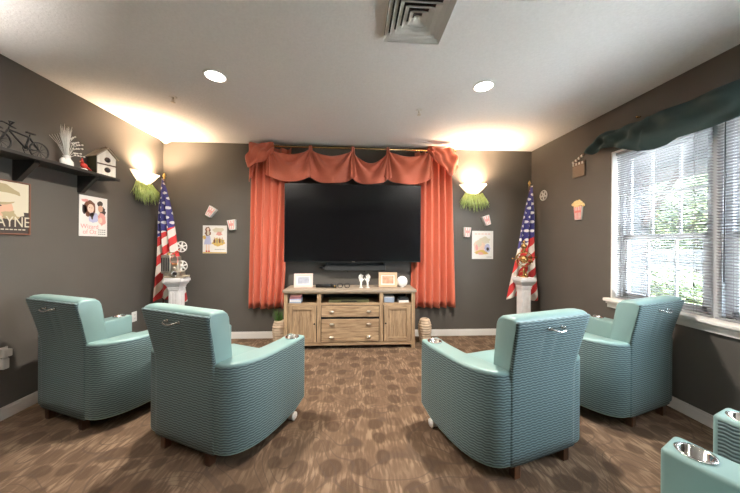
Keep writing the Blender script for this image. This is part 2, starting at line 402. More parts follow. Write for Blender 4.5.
# scarf valance over the window
yt = [(2.885, 2.42, 2.345), (2.85, 2.49, 2.33), (2.79, 2.525, 2.335), (2.71, 2.525, 2.345), (2.59, 2.505, 2.325), (2.485, 2.495, 2.27), (2.36, 2.496, 2.20), (2.23, 2.492, 2.175), (2.13, 2.488, 2.178), (2.05, 2.487, 2.205), (1.83, 2.49, 2.197), (1.67, 2.486, 2.215), (1.4, 2.49, 2.20), (1.1, 2.49, 2.17), (.8, 2.49, 2.2), (.5, 2.50, 2.3), (.25, 2.5, 2.36), (.18, 2.40, 2.30)]
def lerp_tab(u):
    f = u*(len(yt)-1); i = min(int(f), len(yt)-2); a = f-i
    a_ = a
    return [yt[i][k]*(1-a_)+yt[i+1][k]*a_ for k in range(3)]
def scarf(u, v):
    y, a, b = lerp_tab(u)
    z = a*(1-v)+b*v
    x = RX-.03 - .075*math.sin(min(1, v*1.6)*PI*.62) - .022*math.sin(y*21+v*6.0)*math.sin(PI*min(1, v+.15)) - .012*math.sin(y*9-v*9)
    if y > 2.3: x -= .02*math.sin(y*31-v*7)
    if v > .93: x += .02
    return Vector((min(x, RX-.012), y, z))
t_ = MB().grid(scarf, 170, 16, 'scarf', thick=.003).build('window_scarf')
tag(t_, 'dark teal scarf valance draped across the top of the white blinds', 'valance')
h = MB().cyl((RX, 2.40, 2.54), (RX-.03, 2.40, 2.53), .006, 'brass', seg=8).sph((RX-.035, 2.40, 2.535), .010, 'brass', 8).build('scarf_hook')
tag(h, 'small brass hook on the right wall just above the dark scarf', 'hook')

# ------------------------------------------------------------------ ceiling fittings
v = thing('ceiling_vent', 'square white stepped ceiling air vent at the top of the photo', 'air vent', (.379, 1.648, CH))
def ring(mb, ho, hi, zo, zi, m, th=.003):
    for k in range(4):
        R = Matrix.Rotation(k*PI/2, 3, 'Z')
        mb.poly([R @ Vector(p) for p in ((-ho, -ho, zo), (ho, -ho, zo), (hi, -hi, zi), (-hi, -hi, zi))], (0, 0, th), m)
fr = MB(); ring(fr, .200, .186, -.010, -.010, 'white'); ring(fr, .200, .198, -.010, -.001, 'white', .002); fr.build('vent_frame', v)
lv = MB()
for k in range(5): ho = .186-.033*k; ring(lv, ho, ho-.027, -.034, -.006, 'white', .002); ring(lv, ho+.001, ho, -.042, -.034, 'white', .002)
lv.build('louvres', v)
MB().lathe([(0, -.012), (.036, -.040), (.036, -.037), (0, -.009)], 'white', seg=4, start=PI/4, smooth=False).build('centre_cone', v)
MB().b2(-.185, .185, -.185, .185, -.0012, -.0002, 'black').build('duct_dark', v)  # flat black sheet painted in for the dark between the louvres

can_l = {(-1.164, 2.378): 'lit recessed ceiling light on the left above the left chairs', (1.139, 2.364): 'lit recessed ceiling light on the right of the air vent'}
proto = None
for (x, y) in [(-1.164, 2.378), (1.139, 2.364), (-1.15, .45), (1.15, .45), (-1.15, -1.35), (1.15, -1.35)]:  # cans without their own label are unseen, added for extra light
    lab = can_l.get((x, y), 'unseen recessed ceiling light, added for extra room light')
    if proto is None:
        proto = thing('recessed_light', lab, 'ceiling light', (x, y, CH), 0, 'recessed ceiling lights')
        MB().lathe([(.095, 0), (.097, -.004), (.088, -.009), (.076, -.006), (.074, 0)], 'white', seg=32).build('trim_ring', proto)
        MB().lathe([(.0, -.0045), (.074, -.0045), (.074, -.001), (0, -.001)], 'bulb', seg=32).build('diffuser', proto)
    else: dup(proto, (x, y, CH), 0, lab)
    ld = bpy.data.lights.new('can_lamp', 'AREA'); ld.shape = 'DISK'; ld.size = .15; ld.energy = 40 if y > 2 else 3; ld.color = (1, .91, .80); ld.spread = math.radians(150)
    lo = bpy.data.objects.new('can_lamp', ld); C.objects.link(lo); lo.location = (x, y, CH-.012)
for (x, y, l_) in ((-1.738, 2.748, 'small sprinkler head on the ceiling left of the recessed light'), (.673, 2.833, 'small sprinkler head on the ceiling right of centre')):
    s = thing('sprinkler_head', l_, 'fire sprinkler', (x, y, CH), 0, 'ceiling sprinklers')
    MB().lathe([(.035, 0), (.033, -.006), (.012, -.008), (.012, 0)], 'white', seg=16).build('escutcheon', s)
    MB().cyl((0, 0, -.005), (0, 0, -.035), .007, 'silver', seg=8).cyl((-.012, 0, -.03), (-.004, 0, -.052), .002, 'silver', seg=6).cyl((.012, 0, -.03), (.004, 0, -.052), .002, 'silver', seg=6).build('body', s)
    MB().lathe([(0, -.055), (.02, -.054), (.02, -.051), (0, -.051)], 'silver', seg=12).build('deflector', s)
s = thing('ceiling_sensor', 'white sensor in the far left corner of the ceiling above the flag', 'sensor', (LX+.085, BY-.085, CH))
MB().lathe([(.065, 0), (.065, -.018), (.055, -.024), (0, -.024)], 'white', seg=20).build('housing', s)
MB().sph((0, 0, -.024), .04, 'ceramic', 14, (1, 1, .9)).build('lens_dome', s)

# ------------------------------------------------------------------ chairs
def arc_pts():
    p = [(-.456, .325), (-.456, .2), (-.456, .08)]
    for k in range(0, 11):
        a = k/10*PI/2; ca, sa = math.cos(a), math.sin(a)
        p.append((-.262-.194*abs(ca)**.85, -.0-.325*abs(sa)**.85))
    return p
def make_arm(sx):
    op = arc_pts(); L = [0]
    for a, b in zip(op, op[1:]): L.append(L[-1]+math.hypot(b[0]-a[0], b[1]-a[1]))
    # inner path
    ip = []
    for (x, y) in op:
        if y > -.02: ip.append((-.306, y))
        else: ip.append((-.306+.05*min(1, (-y)/.3), max(y+.02, -.30)))
    def zt(y): return .617+.012*max(0, min(1, (.15-y)/.4))+.006*max(0, (y-.2)/.12)
    def zb(y): return .085+(.055*max(0, (y-.14)/.185)**1.6)
    mb = MB(); bm = mb.bm; iw, iv = mb.mi('weave'), mb.mi('vinyl')
    nz = 1
    ob = [bm.verts.new((x, y, zb(y))) for x, y in op]; ot = [bm.verts.new((x, y, zt(y))) for x, y in op]
    ib = [bm.verts.new((x, y, zb(y))) for x, y in ip]; it = [bm.verts.new((x, y, zt(y))) for x, y in ip]
    n = len(op); U = mb.uv
    def F(vs, mi): f = bm.faces.new(vs); f.material_index = mi; return f
    top_edges = []
    for i in range(n-1):
        f = F((ob[i], ob[i+1], ot[i+1], ot[i]), iw)
        for lp, uvw in zip(f.loops, ((L[i], ob[i].co.z), (L[i+1], ob[i+1].co.z), (L[i+1], ot[i+1].co.z), (L[i], ot[i].co.z))): lp[U].uv = uvw
        F((it[i], it[i+1], ib[i+1], ib[i]), iv); F((ot[i], ot[i+1], it[i+1], it[i]), iv); F((ib[i], ib[i+1], ob[i+1], ob[i]), iv)
    F((ob[0], ot[0], it[0], ib[0]), iv); F((ot[-1], ob[-1], ib[-1], it[-1]), iv)
    bmesh.ops.recalc_face_normals(bm, faces=bm.faces[:])
    es = []
    for i in range(n-1):
        es += [bm.edges.get((ot[i], ot[i+1])), bm.edges.get((it[i], it[i+1]))]
        es += [bm.edges.get((ob[i], ob[i+1]))]
    es += [bm.edges.get((ob[0], ot[0])), bm.edges.get((ib[0], it[0])), bm.edges.get((ot[0], it[0])), bm.edges.get((ob[0], ib[0]))]
    r = bmesh.ops.bevel(bm, geom=es, offset=.017, segments=4, profile=.5, affect='EDGES', material=iv)
    for f in bm.faces: f.smooth = True
    if sx > 0:
        for v_ in bm.verts: v_.co.x *= -1
        bmesh.ops.reverse_faces(bm, faces=bm.faces[:])
    o = mb.build('arm', fix=False)
    cb = MB(); cb.lathe([(0, .50), (.0435, .50), (.0435, .70), (0, .70)], 'vinyl', c=(sx*.381, .255, 0), seg=32); co = cb.build('cutter')
    md = o.modifiers.new('b', 'BOOLEAN'); md.object = co; md.operation = 'DIFFERENCE'; md.solver = 'EXACT'
    bpy.context.view_layer.update()
    me = bpy.data.meshes.new_from_object(o.evaluated_get(bpy.context.evaluated_depsgraph_get()))
    o.modifiers.clear(); o.data = me; bpy.data.objects.remove(co)
    for p in me.polygons: p.use_smooth = True
    try: me.set_sharp_from_angle(angle=math.radians(38))
    except Exception: pass
    return o
def make_chair():
    c = thing('lounge_chair', 'x', 'armchair', (0, 0, 0), 0, 'teal lounge chairs')
    for sx in (-1, 1):
        a = make_arm(sx); a.parent = c
        cup = MB().lathe([(.0432, .560), (.0432, .617), (.052, .6195), (.052, .6235), (.046, .6245), (.0405, .6225), (.0395, .56), (0, .555), (0, .551), (.0435, .553)], 'chrome', c=(sx*.381, .255, 0), seg=36).build('cup_holder', c)
        cup['label'] = 'chrome cup holder'
    # back cushion: side profile (y,z) with rounded top
    prof = [(-.309, .30), (-.312, .56)]
    for k in range(0, 4): prof.append((-.315-.068*k/3, .60+.30*k/3))
    prof += [(-.383, .922), (-.374, .936), (-.358, .943), (-.31, .942), (-.280, .936), (-.262, .920), (-.250, .897), (-.228, .82), (-.200, .66), (-.178, .52), (-.165, .40), (-.16, .30)]
    mb = MB(); xs = [-.281, -.277, -.262, -.24, .24, .262, .277, .281]; ins = [.022, .008, .001, 0, 0, .001, .008, .022]
    cy = sum(p[0] for p in prof)/len(prof); rows = []
    for x, i_ in zip(xs, ins):
        row = []
        for (y, z) in prof:
            yy, zz = y, z
            if i_:
                if z > .85: zz = z-i_*.9
                if y > -.25: yy = y-i_*.8
            row.append(mb.bm.verts.new((x*(.945+.115*min(1, max(0, z-.56)/.38)), yy, zz)))
        rows.append(row)
    fs = []
    n = len(prof)
    for a, b in zip(rows, rows[1:]):
        for k in range(n): fs.append(mb.bm.faces.new((a[k], b[k], b[(k+1) % n], a[(k+1) % n])))
    fs += [mb.bm.faces.new(rows[0]), mb.bm.faces.new(rows[-1][::-1])]
    mb._set(fs, 'vinyl', True); bk = mb.build('backrest', c)
    try: bk.data.set_sharp_from_angle(angle=math.radians(50))
    except Exception: pass
    # woven back panel
    pf = [(.085, -.325), (.30, -.325), (.54, -.326), (.62, -.332), (.70, -.347), (.80, -.369), (.90, -.392), (.922, -.394)]
    mb = MB()
    def pan(u, v_):
        f = v_*(len(pf)-1); i = min(int(f), len(pf)-2); a = f-i
        z = pf[i][0]*(1-a)+pf[i+1][0]*a; y = pf[i][1]*(1-a)+pf[i+1][1]*a
        x = (u-.5)*.556
        dimple = .006*math.exp(-((z-.78)/.12)**2)*(math.exp(-((x-.05)/.02)**2)+math.exp(-((x+.05)/.02)**2))
        return Vector((x*(.945+.115*min(1, max(0, z-.56)/.38)), y+dimple-.004*(1-(2*u-1)**8), z))
    mb.grid(pan, 28, 7*3, 'weave', uvfn=lambda u, v_: (u*.556, pan(u, v_).z)); mb.solid = 0
    bp = mb.build('back_panel', c, fix=False)
    md = bp.modifiers.new('s', 'SOLIDIFY'); md.thickness = .012; md.offset = -1
    bp['label'] = 'woven teal back panel'
    hd = MB(); pts = []
    for k in range(13):
        a = k/12; x = -.052+.104*a; e = math.sin(a*PI)
        pts.append((x, -.408-.020*min(1, e*2.2), .868-.012*e))
    hd.tube(pts, .0052, 'chrome', 8)
    for x in (-.052, .052): hd.lathe([(0, 0), (.010, 0), (.010, .008), (0, .010)], 'chrome', c=(x, -.387, .868), axis=(0, -1, 0), seg=12)
    for x in (-.052, .052): hd.cyl((x, -.385, .868), (x, -.412, .868), .006, 'chrome', seg=8)
    hd.build('pull_handle', c)
    MB().b2(-.300, .300, -.17, .325, .325, .465, 'vinyl', bevel=.03, seg=4, smooth=True).build('seat_cushion', c)
    MB().b2(-.300, .300, -.295, .305, .10, .322, 'weave', bevel=.006).build('seat_base', c)
    for sx in (-1, 1):
        MB().box((sx*.200, -.297, .0425), (.045, .045, .085), 'footwood', bevel=.003).build('leg', c)
        cs = MB().cyl((sx*.405, .235, .05), (sx*.405, .235, .115), .008, 'chrome', seg=8)
        for d in (-.014, .014): cs.lathe([(0, -.010), (.026, -.009), (.031, -.005), (.031, .005), (.026, .009), (0, .009)], 'ceramic', c=(sx*.405+d, .235, .031), axis=(1, 0, 0), seg=18)
        cs.cyl((sx*.405-.02, .235, .031), (sx*.405+.02, .235, .031), .006, 'chrome', seg=8)
        cs.build('caster', c)
    return c
chairs = [((-2.008, 2.449, 0), -20.9, 'teal lounge chair at far left, standing next to the left wall outlet'),
          ((-.921, 2.079, 0), -24.3, 'teal lounge chair left of the central aisle, its shaded back to the camera'),
          ((1.047, 1.884, 0), 16.8, 'large teal lounge chair right of the central aisle, with brown back legs in view'),
          ((2.175, 2.276, 0), 17.5, 'teal lounge chair by the window, its back under the white blinds'),
          ((.958, .497, 0), 25, 'lounge chair in the bottom right corner showing a smooth mint arm with chrome cup holder'),
          ((2.084, .944, 0), 20, 'lounge chair at right edge, only its woven arm showing behind the smooth mint arm')]
c0 = make_chair()
for k, (p, a, l_) in enumerate(chairs):
    o = c0 if k == 0 else dup(c0)
    o.location = p; o.rotation_euler = (0, 0, math.radians(a)); o['label'] = l_

# ------------------------------------------------------------------ TV, soundbar
tv = thing('television', 'huge flat black wall television between the coral curtains', 'television', (0, 3.80, 1.085))
MB().b2(-.943, .94, 0, .045, 0, 1.075, 'black', bevel=.004).build('cabinet', tv)
MB().b2(-.933, .93, -.0015, .002, .014, 1.065, 'screen').build('screen', tv)
MB().b2(-.25, .25, .045, .166, .3, .7, 'darkgrey').build('wall_mount', tv)
MB().b2(-.02, .02, -.003, .001, .004, .009, 'silver').build('logo_bar', tv)
sb = thing('soundbar', 'dark soundbar hanging under the television', 'soundbar', (0, 3.86, .958))
MB().b2(-.40, .455, 0, .09, 0, .085, 'darkgrey', bevel=.012, seg=3).build('body', sb)
MB().cyl((-.40, .045, .043), (-.475, .045, .043), .038, 'black', r1=.012, seg=14).build('end_cap', sb)
b_ = MB()
for x in (-.38, .44): b_.b2(x-.008, x+.008, .04, .107, .07, .135, 'darkgrey')
b_.b2(-.38, .44, .095, .1085, .085, .10, 'darkgrey'); b_.build('bracket', sb)
for x in (-.08, .16): MB().lathe([(0, 0), (.02, 0), (.016, -.016), (0, -.018)], 'black', c=(x, .045, 0), seg=12).build('knob', sb)

# ------------------------------------------------------------------ curtains
def panel(name, x0t, x1t, x0b, x1b, ztop, zbot, label, seed, nf=9):
    rnd = random.Random(seed); ph = [rnd.uniform(-.5, .5) for _ in range(nf+2)]
    def fn(u, v_):
        x = (x0t*(1-v_)+x0b*v_)*(1-u)+(x1t*(1-v_)+x1b*v_)*u
        w = u*nf; i = int(w); p = w+.35*(ph[i]*(1-(w-i))+ph[min(i+1, nf+1)]*(w-i))
        a = math.sin(p*2*PI+.4*math.sin(v_*2+w)); amp = (.048+.010*math.sin(w*1.7))*(.7+.3*v_)
        s_ = math.copysign(abs(a)**.75, a)
        return Vector((x+.006*math.sin(p*4*PI), 3.904+amp*s_, ztop*(1-v_)+(zbot+.006*math.sin(u*9))*v_))
    o = MB().grid(fn, nf*14, 24, 'coral', thick=.004).build(name)
    tag(o, label, 'curtain', 'coral curtain panels'); return o
panel('curtain', -1.405, -.86, -1.435, -.955, 2.66, .435, 'long coral curtain panel hanging left of the television', 3, 5)
panel('curtain', .87, 1.40, .82, 1.475, 2.66, .43, 'long coral curtain panel hanging right of the television', 5, 6)
rod = thing('curtain_rod', 'thin dark curtain rod under the ceiling above the coral valance', 'curtain rod', (0, 3.86, 2.675))
MB().cyl((-1.40, 0, 0), (1.44, 0, 0), .011, 'brass', seg=10).build('pole', rod)
for x in (-1.40, 1.44): MB().sph((x, 0, 0), .02, 'brass', 10).build('finial', rod)
for x in (-1.2, -.02, 1.2): MB().b2(x-.006, x+.006, -.008, .108, -.008, .008, 'brass').build('bracket', rod)
va = thing('swag_valance', 'coral scalloped swag valance across the top of the television', 'valance', (0, 0, 0))
joints = [-1.145, -.600, -.020, .472, 1.06]
sags = [(.105, 2.185), (.115, 2.168), (.20, 2.165), (.095, 2.175)]
for k in range(4):
    x0, x1 = joints[k]-.012, joints[k+1]+.012; sg, zb_ = sags[k]
    def fn(u, v_, x0=x0, x1=x1, sg=sg, zb_=zb_, k=k):
        pin = 4*u*(1-u); e0 = 2.655
        zt_ = e0-sg*pin**.75; zend = 2.275; zbm = zend-(zend-zb_)*pin**.6
        z = zt_*(1-v_)+zbm*v_
        # cloth gathers at the joints at the top and spreads below
        x = x0+(x1-x0)*(u+.02*math.sin(2*PI*u)*(1-v_))
        y = 3.835-.052*pin**.5*math.sin(PI*(.25+.6*v_))
        # folds radiating from the two top corners
        aL = math.atan2(u*(x1-x0)+.02, v_*.45+.06); aR = math.atan2((1-u)*(x1-x0)+.02, v_*.45+.06)
        y -= .042*math.sin(aL*10+k)*math.exp(-u*1.7)*min(1, v_*3+.3)+.042*math.sin(aR*10+k*2)*math.exp(-(1-u)*1.7)*min(1, v_*3+.3)
        y -= .010*math.sin((z+sg*pin)*46)*pin*(1-v_)
        return Vector((x, min(y, 3.845), z))
    MB().grid(fn, 44, 26, 'coral', thick=.004).build('swag', va)
for k, xj in enumerate(joints):
    n_ = 12
    def fn(u, v_, xj=xj, k=k):
        w = .020+.040*v_
        z = 2.69*(1-v_)+(2.262+.02*math.cos(u*2*PI))*v_
        a = PI*u
        return Vector((xj+w*math.cos(a)*-1+.004*math.sin(v_*9), 3.828-.028*math.sin(a)*(.6+.4*v_)-.008*math.cos(u*6*PI), z))
    MB().grid(fn, 16, 18, 'coral', thick=.003).build('pleat', va)
def jabot(sgn, xi, xo, seed):
    # handkerchief corner that folds outwards over the rod
    def fn(u, v_):
        x = xi+(xo-xi)*u
        topz = 2.70-.012*u
        # lower hem: starts high at the inner side, falls to the outer tip then rises
        hem = [(0, 2.60), (.3, 2.46), (.55, 2.43), (.78, 2.37), (.93, 2.36), (1, 2.44)] if sgn < 0 else [(0, 2.655), (.25, 2.52), (.5, 2.41), (.72, 2.30), (.8, 2.31), (1, 2.44)]
        for (a, ha), (b, hb) in zip(hem, hem[1:]):
            if a <= u <= b: hz = ha+(hb-ha)*(u-a)/(b-a); break
        z = topz*(1-v_)+hz*v_
        d = (x-xi)*sgn
        y = 3.815-.045*math.sin(PI*min(1, .25+v_*.6))-.022*math.sin(d*24+v_*9)-.012*math.sin(d*48-v_*9)
        return Vector((x+sgn*.07*v_*u, y, z))
    MB().grid(fn, 34, 18, 'coral', thick=.004).build('jabot', va)
jabot(-1, -1.08, -1.39, 1); jabot(1, 1.02, 1.41, 2)
# tails hanging under the outer corners
for sgn, x0, x1, zb_ in ((-1, -1.41, -1.29, 2.17),):
    def fn(u, v_):
        return Vector((x0+(x1-x0)*u*(1-.55*v_)-.01*v_, 3.84-.03*math.sin(u*3*PI)-.01, (2.60)*(1-v_)+(zb_+.16*u)*v_))
    MB().grid(fn, 20, 14, 'coral', thick=.004).build('tail', va)

# ------------------------------------------------------------------ console
CX = -.034
cs = thing('media_console', 'weathered oak media console with two doors, cubbies and drawers', 'media console', (CX, 3.52, 0))
HW = .835; D = .42
MB().b2(-HW-.015, HW+.015, -.02, D, .722, .752, 'wood_top', bevel=.004).build('top', cs)
f = MB()
for sx in (-1, 1):
    f.b2(sx*HW-(.045 if sx > 0 else 0), sx*HW+(.045 if sx < 0 else 0), 0, .045, .0, .722, 'wood_v')
    f.b2(sx*HW-(.045 if sx > 0 else 0), sx*HW+(.045 if sx < 0 else 0), D-.045, D, .0, .722, 'wood_v')
    f.b2(sx*(HW-.0225)-.012, sx*(HW-.0225)+.012, .045, D-.045, .06, .722, 'wood_h')
    f.b2(sx*.398-.024, sx*.398+.024, 0, .04, .08, .722, 'wood_v')
    f.b2(sx*.398-.012, sx*.398+.012, .04, D-.02, .08, .722, 'wood_v')
f.b2(-.3735, .3735, .0095, .012, .085, .5545, 'black').b2(-.790, -.4225, .0165, .018, .085, .5545, 'black').b2(.4225, .790, .0165, .018, .085, .5545, 'black')  # black sheets painted in as the shade seen through drawer and door gaps
f.b2(-HW+.045, HW-.045, 0, .03, .045, .085, 'wood_h').b2(-HW+.045, HW-.045, .003, .03, .700, .722, 'wood_h')
f.b2(-HW+.045, HW-.045, .003, .03, .555, .582, 'wood_h').b2(-HW+.045, HW-.045, .02, D-.02, .565, .580, 'wood_h')
f.b2(-HW+.045, HW-.045, .02, D-.02, .062, .08, 'wood_h').b2(-.374, .374, .0125, .03, .385, .402, 'wood_h')
f.build('frame', cs)
MB().b2(-HW+.03, HW-.03, D-.02, D-.008, .07, .722, 'black').build('back_board', cs)
for sx in (-1, 1):
    d = MB(); a, b = (-.787, -.425) if sx < 0 else (.425, .787); a += .006; b -= .006
    d.b2(a, a+.055, -.006, .016, .088, .553, 'wood_v', bevel=.002).b2(b-.055, b, -.006, .016, .088, .553, 'wood_v', bevel=.002)
    d.b2(a+.055, b-.055, -.006, .016, .088, .143, 'wood_h', bevel=.002).b2(a+.055, b-.055, -.006, .016, .498, .553, 'wood_h', bevel=.002)
    n_ = 5
    for j in range(n_):
        x0 = a+.055+(b-a-.11)*j/n_; d.b2(x0+.0012, x0+(b-a-.11)/n_-.0012, .004, .012, .143, .498, 'wood_v')
    d.b2(a+.05, b-.05, .010, .014, .14, .5, 'wood_v')
    do = d.build('door', cs)
    kx = (b-.022) if sx < 0 else (a+.022)
    MB().lathe([(0, .022), (.009, .022), (.011, .016), (.006, .008), (.007, 0), (0, 0)], 'iron', c=(kx, -.006, .325), axis=(0, -1, 0), seg=14).build('knob', do)
for (z0, z1, rows) in ((.405, .552, (.478,)), (.088, .383, (.318, .155))):
    dr = MB().b2(-.366, .366, -.008, .009, z0+.004, z1-.004, 'wood_h', bevel=.003).build('drawer', cs)
    for zz in rows:
        for x in (-.235, .235):
            MB().sph((x, -.020, zz), .020, 'silver', 12, (1.55, .8, .72)).cyl((x, -.006, zz), (x, -.02, zz), .008, 'silver', seg=8).build('cup_pull', dr)

TZ = .752
def pframe(x, w, h, tilt, rz, fm, pm, label, dy=0):
    o = thing('picture_frame', label, 'picture frame', (x, 3.70+dy, TZ), rz, 'framed photos on the console')
    R = Matrix.Rotation(math.radians(-tilt), 3, 'X'); b = .034
    f = MB()
    for (x0, x1, z0, z1) in ((-w/2, w/2, 0, b), (-w/2, w/2, h-b, h), (-w/2, -w/2+b, b, h-b), (w/2-b, w/2, b, h-b)):
        f.box(R @ Vector(((x0+x1)/2, 0, (z0+z1)/2))+Vector((0, 0, .003)), (x1-x0, .018, z1-z0), fm, rot=R, bevel=.003)
    f.build('frame', o)
    MB().box(R @ Vector((0, .003, h/2))+Vector((0, 0, .003)), (w-2*b+.004, .006, h-2*b+.004), 'paper', rot=R).build('mat_board', o)
    MB().box(R @ Vector((0, -.001, h/2))+Vector((0, 0, .003)), (w-2*b-.03, .004, h-2*b-.03), pm, rot=R).build('photo_print', o)
    q = MB(); q.cyl(R @ Vector((0, .01, h*.6)), (0, .012+h*.42, .004), .005, 'black', seg=6); q.build('easel_back', o)
pframe(-.662, .245, .185, 10, math.radians(6), 'pinkframe', 'photo', 'pale pink frame with a small photo at left on the console')
pframe(.468, .250, .200, 10, math.radians(-5), 'oakframe', 'photo2', 'light wood frame with a warm photo at right on the console')
# a pair of white hand figurines
def hand_fig(sx):
    o = thing('hand_figurine', 'white raised hand figurine on the console, %s of the pair' % ('left' if sx < 0 else 'right'), 'figurine', (.148+.045*sx, 3.68, TZ), 0, 'white hand figurines')
    MB().lathe([(0, 0), (.026, 0), (.026, .006), (.020, .010), (0, .010)], 'ceramic', seg=16).build('base', o)
    b = MB()
    b.tube([(0, 0, .008), (0, 0, .05), (-sx*.004, 0, .085)], [.014, .013, .014], 'ceramic', 10)
    b.sph((-sx*.002, 0, .105), .026, 'ceramic', 12, (1.0, .55, 1.15))
    for j in range(4):
        off = sx*(.018-.011*j)
        L = (.055, .07, .064, .05)[j]
        b.tube([(off*.9, 0, .112), (off*1.3+sx*.006, -.002, .118+L*.45), (off*1.35-sx*.000, -.008, .118+L*.8), (off*1.3-sx*.006, -.012, .118+L)], [.0075, .007, .006, .004], 'ceramic', 8)
    b.tube([(-sx*.014, 0, .095), (-sx*.034, -.004, .112), (-sx*.040, -.006, .134)], [.0085, .0075, .004], 'ceramic', 8)
    b.build('hand', o)
hand_fig(-1); hand_fig(1)
o = thing('round_white_vase', 'round white ceramic disc vase at the right end of the console', 'vase', (.665, 3.72, TZ))
MB().lathe([(0, -.03), (.045, -.028), (.068, -.014), (.075, 0), (.068, .014), (.045, .028), (0, .03)], 'ceramic', c=(0, 0, .077), axis=(0, 1, 0), seg=28).build('body', o)
MB().cyl((0, 0, 0), (0, 0, .006), .025, 'ceramic', seg=16).build('foot', o)
o = thing('film_camera_prop', 'long dark flashlight lying beside the pink picture frame on the console', 'flashlight', (-.335, 3.69, TZ+.028), 0)
MB().cyl((-.16, .02, 0), (.06, 0, 0), .024, 'black', seg=14).cyl((.04, 0, 0), (.11, -.006, 0), .024, 'black', r1=.028, seg=16).build('barrel', o)
MB().cyl((.09, -.026, .0), (.09, -.036, .0), .012, 'gold', seg=14).build('lens', o)
o.name = 'flashlight'
# black sunglasses
o = thing('eyeglasses', 'oversized dark eyeglasses lying in the middle of the console top', 'eyeglasses', (-.128, 3.66, TZ+.002))
q = MB()
for sx in (-1, 1): q.torus((sx*.047, 0, .032), .032, .0055, 'iron', axis=(0, 1, .15), seg=20)
q.tube([(-.014, 0, .04), (0, -.002, .046), (.014, 0, .04)], .004, 'iron'); q.build('rims', o)
q = MB()
for sx in (-1, 1): q.tube([(sx*.079, 0, .036), (sx*.083, .03, .035), (sx*.08, .11, .03), (sx*.078, .13, .012)], .0035, 'iron')
q.build('temples', o)
# things in the cubbies
def stack(x, y, items, lab_fn, group):
    z = .5805
    for k, (w, d_, h_, m_, rz) in enumerate(items):
        o = MB().box((0, 0, h_/2), (w, d_, h_), m_, bevel=.002).build('disc_case', loc=(x, y, z)); o.rotation_euler = (0, 0, rz); z += h_+.0006
        tag(o, lab_fn(k), 'disc case', group)
names = ['pale blue-grey disc case at the bottom of the left cubby stack', 'white disc case second from the bottom in the left cubby', 'lavender disc case third from the bottom in the left cubby', 'dark plum disc case fourth from the bottom in the left cubby', 'wine red disc case topmost in the left cubby stack']
stack(CX-.70, 3.60, [(.14, .13, .020, 'bluebox', 0), (.14, .13, .018, 'paper', .05), (.138, .13, .016, 'blueprint', -.04), (.136, .13, .026, 'purple', .03), (.13, .13, .020, 'roseprint', -.02)], lambda k: names[k], 'disc cases in the left cubby')
o = thing('media_player', 'small blue-grey box in the right cubby of the console', 'box', (CX+.50, 3.60, .5805))
MB().b2(-.068, .068, -.06, .06, 0, .065, 'bluebox', bevel=.008, seg=3).build('case', o); MB().b2(-.066, .066, -.058, .058, .065, .078, 'paper', bevel=.003).build('lid', o)
o = thing('tissue_box', 'flat white box with grey lid at right of the right cubby', 'box', (CX+.69, 3.60, .5805))
MB().b2(-.065, .065, -.06, .06, 0, .028, 'paper', bevel=.003).build('case', o); MB().b2(-.055, .06, -.055, .055, .0285, .062, 'darkgrey', bevel=.003).build('lid', o)
o.name = 'flat_box'
o = thing('cable_receiver', 'thin dark green-grey receiver lying in the wide middle cubby', 'receiver', (CX-.02, 3.66, .5805))
MB().b2(-.26, .26, -.1, .12, 0, .035, 'board', bevel=.004).build('case', o)
MB().b2(-.10, .10, -.1015, -.099, .010, .026, 'black').build('display', o)

# ribbed vases beside the console
def ribbed(name, label, loc, grp):
    o = thing(name, label, 'vase', loc, 0, grp)
    pr = [(0, 0), (.058, 0)]
    outer = [(.058, 0), (.068, .05), (.080, .13), (.086, .20), (.082, .26), (.066, .31), (.050, .335)]
    for k in range(67):
        z = .335*k/66
        for (a, za), (b, zb_) in zip(outer, outer[1:]):
            if za <= z <= zb_: r_ = a+(b-a)*(z-za)/(zb_-za); break
        pr.append((r_-.004+.011*abs(math.sin(z/.335*PI*10))**.7, z))
    pr += [(.043, .333), (.052, .29), (.07, .2), (0, .19)]
    MB().lathe(pr, 'rattan', seg=28).build('body', o); return o
ribbed('ribbed_vase', 'pale ribbed vase on the floor right of the console', (.972, 3.68, 0), 'ribbed floor vases')
o = ribbed('ribbed_vase', 'ribbed vase holding a green plant on the floor left of the console', (-.965, 3.68, 0), 'ribbed floor vases')
pl = thing('green_plant', 'small green grassy plant in the ribbed vase left of the console', 'plant', (-.965, 3.68, .20))
q = MB()
for k in range(46):
    a = random.uniform(0, 2*PI); L = random.uniform(.16, .30); rr = random.uniform(.01, .085); w = .006
    p0 = Vector((.015*math.cos(a), .015*math.sin(a), 0)); p1 = p0+Vector((rr*.35*math.cos(a), rr*.35*math.sin(a), L*.6)); p2 = p0+Vector((rr*math.cos(a), rr*math.sin(a), L))
    q.tube([p0, p1, p2], [.003, w*.8, .001], 'stem', 4)
q.build('leaves', pl)

